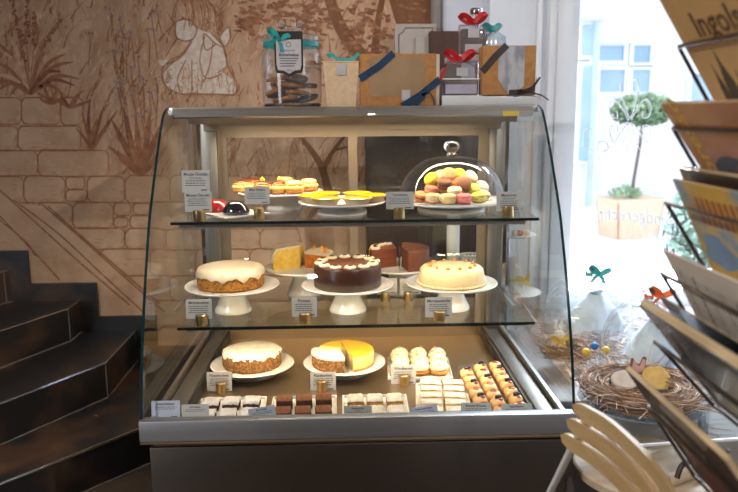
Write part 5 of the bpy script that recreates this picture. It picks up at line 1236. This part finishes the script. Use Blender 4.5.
def d3(t, h, l):
    mb = MB()
    for k in range(9): flat(mb,[(.05+k*.018,h*.58),(.06+k*.018,h*.58),(.064+k*.018,h*.86),(.054+k*.018,h*.86)])
    mb.build('picture', redp, t, smooth=False); mb = MB(); flat(mb,[(.06+.05*cos(a*.4)+.01*cos(a*1.7),.05+.035*sin(a*.4)) for a in range(16)]); flat(mb,[(.17+.06*cos(a*.4),.04+.03*sin(a*.4)) for a in range(16)]); mb.build('blue_field', bluep, t, smooth=False)
def d4(t, h, l):
    mb = MB()
    for c in range(7):
        x = .03+c*.042; y = h-.03-.004*c
        while y > .02:
            ln = rng.uniform(.004,.016); flat(mb,[(x,y-ln),(x+(.006 if c in (1,4) else .0025),y-ln),(x+(.006 if c in (1,4) else .0025),y),(x,y)]); y -= ln+.003
    pr_ = mb.build('print', darkp, t, smooth=False)
def d5(t, h, l):
    mb = MB(); flat(mb,[(.05+.06*cos(a*.4)+.012*cos(a*1.9),h*.42+.03*sin(a*.4)) for a in range(16)]); mb.build('picture', M('pale_picture', hexl(120,124,136), .4, col2=hexl(60,62,72), scale=20, lo=.4, hi=.6), t, smooth=False)
def d6(t, h, l):
    mb = MB(); flat(mb,[(.06,.01),(.2,.01),(.18,h*.7),(.09,h*.6)]); mb.build('picture', M('rust_picture', hexl(120,56,40), .4, col2=hexl(70,40,34), scale=10), t, smooth=False)
mag('magazine','golden magazine with church spires, in the top pocket of the rack','magazine',(645,-20),0,.006,[cov1,pages],d1)
mag('magazine','brown magazine with yellow vertical title, in the second pocket','magazine',(659,108),1,.006,[cov2,pages],d2)
mag('magazine','yellow and blue magazine in the third pocket','magazine',(671,183),2,.004,[cov3,pages],d3)
mag('magazine','plain backed magazine behind the yellow one in the third pocket','magazine',(674,173),2,.010,[cov6,pages],None,extra=.006)
mag('newspaper','folded newspaper with columns of print in the fourth pocket','newspaper',(662,254),3,.004,[newsp,newsp],d4)
mag('magazine','thick glossy black magazine in the fifth pocket','magazine',(637,307),4,.016,[cov5,pages],d5)
mag('magazine','thin black booklet behind the thick one in the fifth pocket','magazine',(650,306),4,.003,[cov5,pages],None,extra=.018)
mag('magazine','dark red-brown magazine in the lowest pocket','magazine',(624,372),5,.010,[cov6,pages],d6)

# ------------------------------------------------------------------ light
wd_ = bpy.data.worlds.new('sky'); S.world = wd_; wd_.use_nodes = True
bg = wd_.node_tree.nodes['Background']; bg.inputs[0].default_value = (.86,.93,1,1); bg.inputs[1].default_value = 2.3
def area(name, loc, target, sx, sy, e, col, spread=pi):
    l = bpy.data.lights.new(name, 'AREA'); l.shape = 'RECTANGLE'; l.size = sx; l.size_y = sy; l.energy = e; l.color = col; l.spread = spread
    o = bpy.data.objects.new(name, l); COL.objects.link(o); o.location = loc
    o.rotation_euler = (Vector(target)-Vector(loc)).to_track_quat('-Z','Y').to_euler(); return o
WARM = (1,.80,.55)
area('sky_through_window', (2.0,4.7,3.6), (.3,1.6,.5), 2.6, 1.6, 1900, (.78,.88,1))
area('left_fill', (-3.1,-.2,1.2), (.6,1.0,1.0), 1.2, 1.9, 28, (.9,.95,1))  # unseen panel added at the left to brighten the rack covers
area('case_top_strip', (0,2.405,1.345), (0,2.40,.6), 1.08, .02, 9.5, WARM)
area('shelf_strip', (0,2.24,1.03), (0,2.42,.6), 1.05, .01, 3, WARM)
area('lower_shelf_strip', (0,2.24,.694), (0,2.5,.45), 1.05, .01, 4.6, (1,.76,.47))
def lamp(loc, target, e, col, ang=130, rad=.03):  # unseen spots without fixtures, filling the room from ceiling height
    l = bpy.data.lights.new('ceiling_fill', 'SPOT'); l.energy = e; l.color = col; l.spot_size = R(ang); l.spot_blend = .6; l.shadow_soft_size = rad
    o = bpy.data.objects.new('ceiling_fill', l); COL.objects.link(o); o.location = loc; o.rotation_euler = (Vector(target)-Vector(loc)).to_track_quat('-Z','Y').to_euler()
for x, y, e in ((.1,2.72,20),(-.3,-.6,70)):
    lamp((x,y,2.86), (x,y-.2,0), e, (1,.92,.82))
lamp((-2.4,-.5,2.86), (.1,1.9,.9), 260, (1,.95,.88), 60, .05); lamp((1.95,-1.0,2.86), (.1,1.9,.9), 190, (1,.95,.88), 60, .05)  # unseen pair added as frontal fill for the case and rack

S.view_settings.view_transform = 'Standard'; S.view_settings.look = 'None'; S.view_settings.gamma = 1; S.view_settings.use_curve_mapping = False
S.view_settings.exposure = 0
cy = S.cycles
cy.max_bounces = 10; cy.transparent_max_bounces = 40; cy.glossy_bounces = 5; cy.transmission_bounces = 10; cy.diffuse_bounces = 4
cy.caustics_reflective = False; cy.caustics_refractive = False; cy.sample_clamp_indirect = 4; cy.blur_glossy = .3
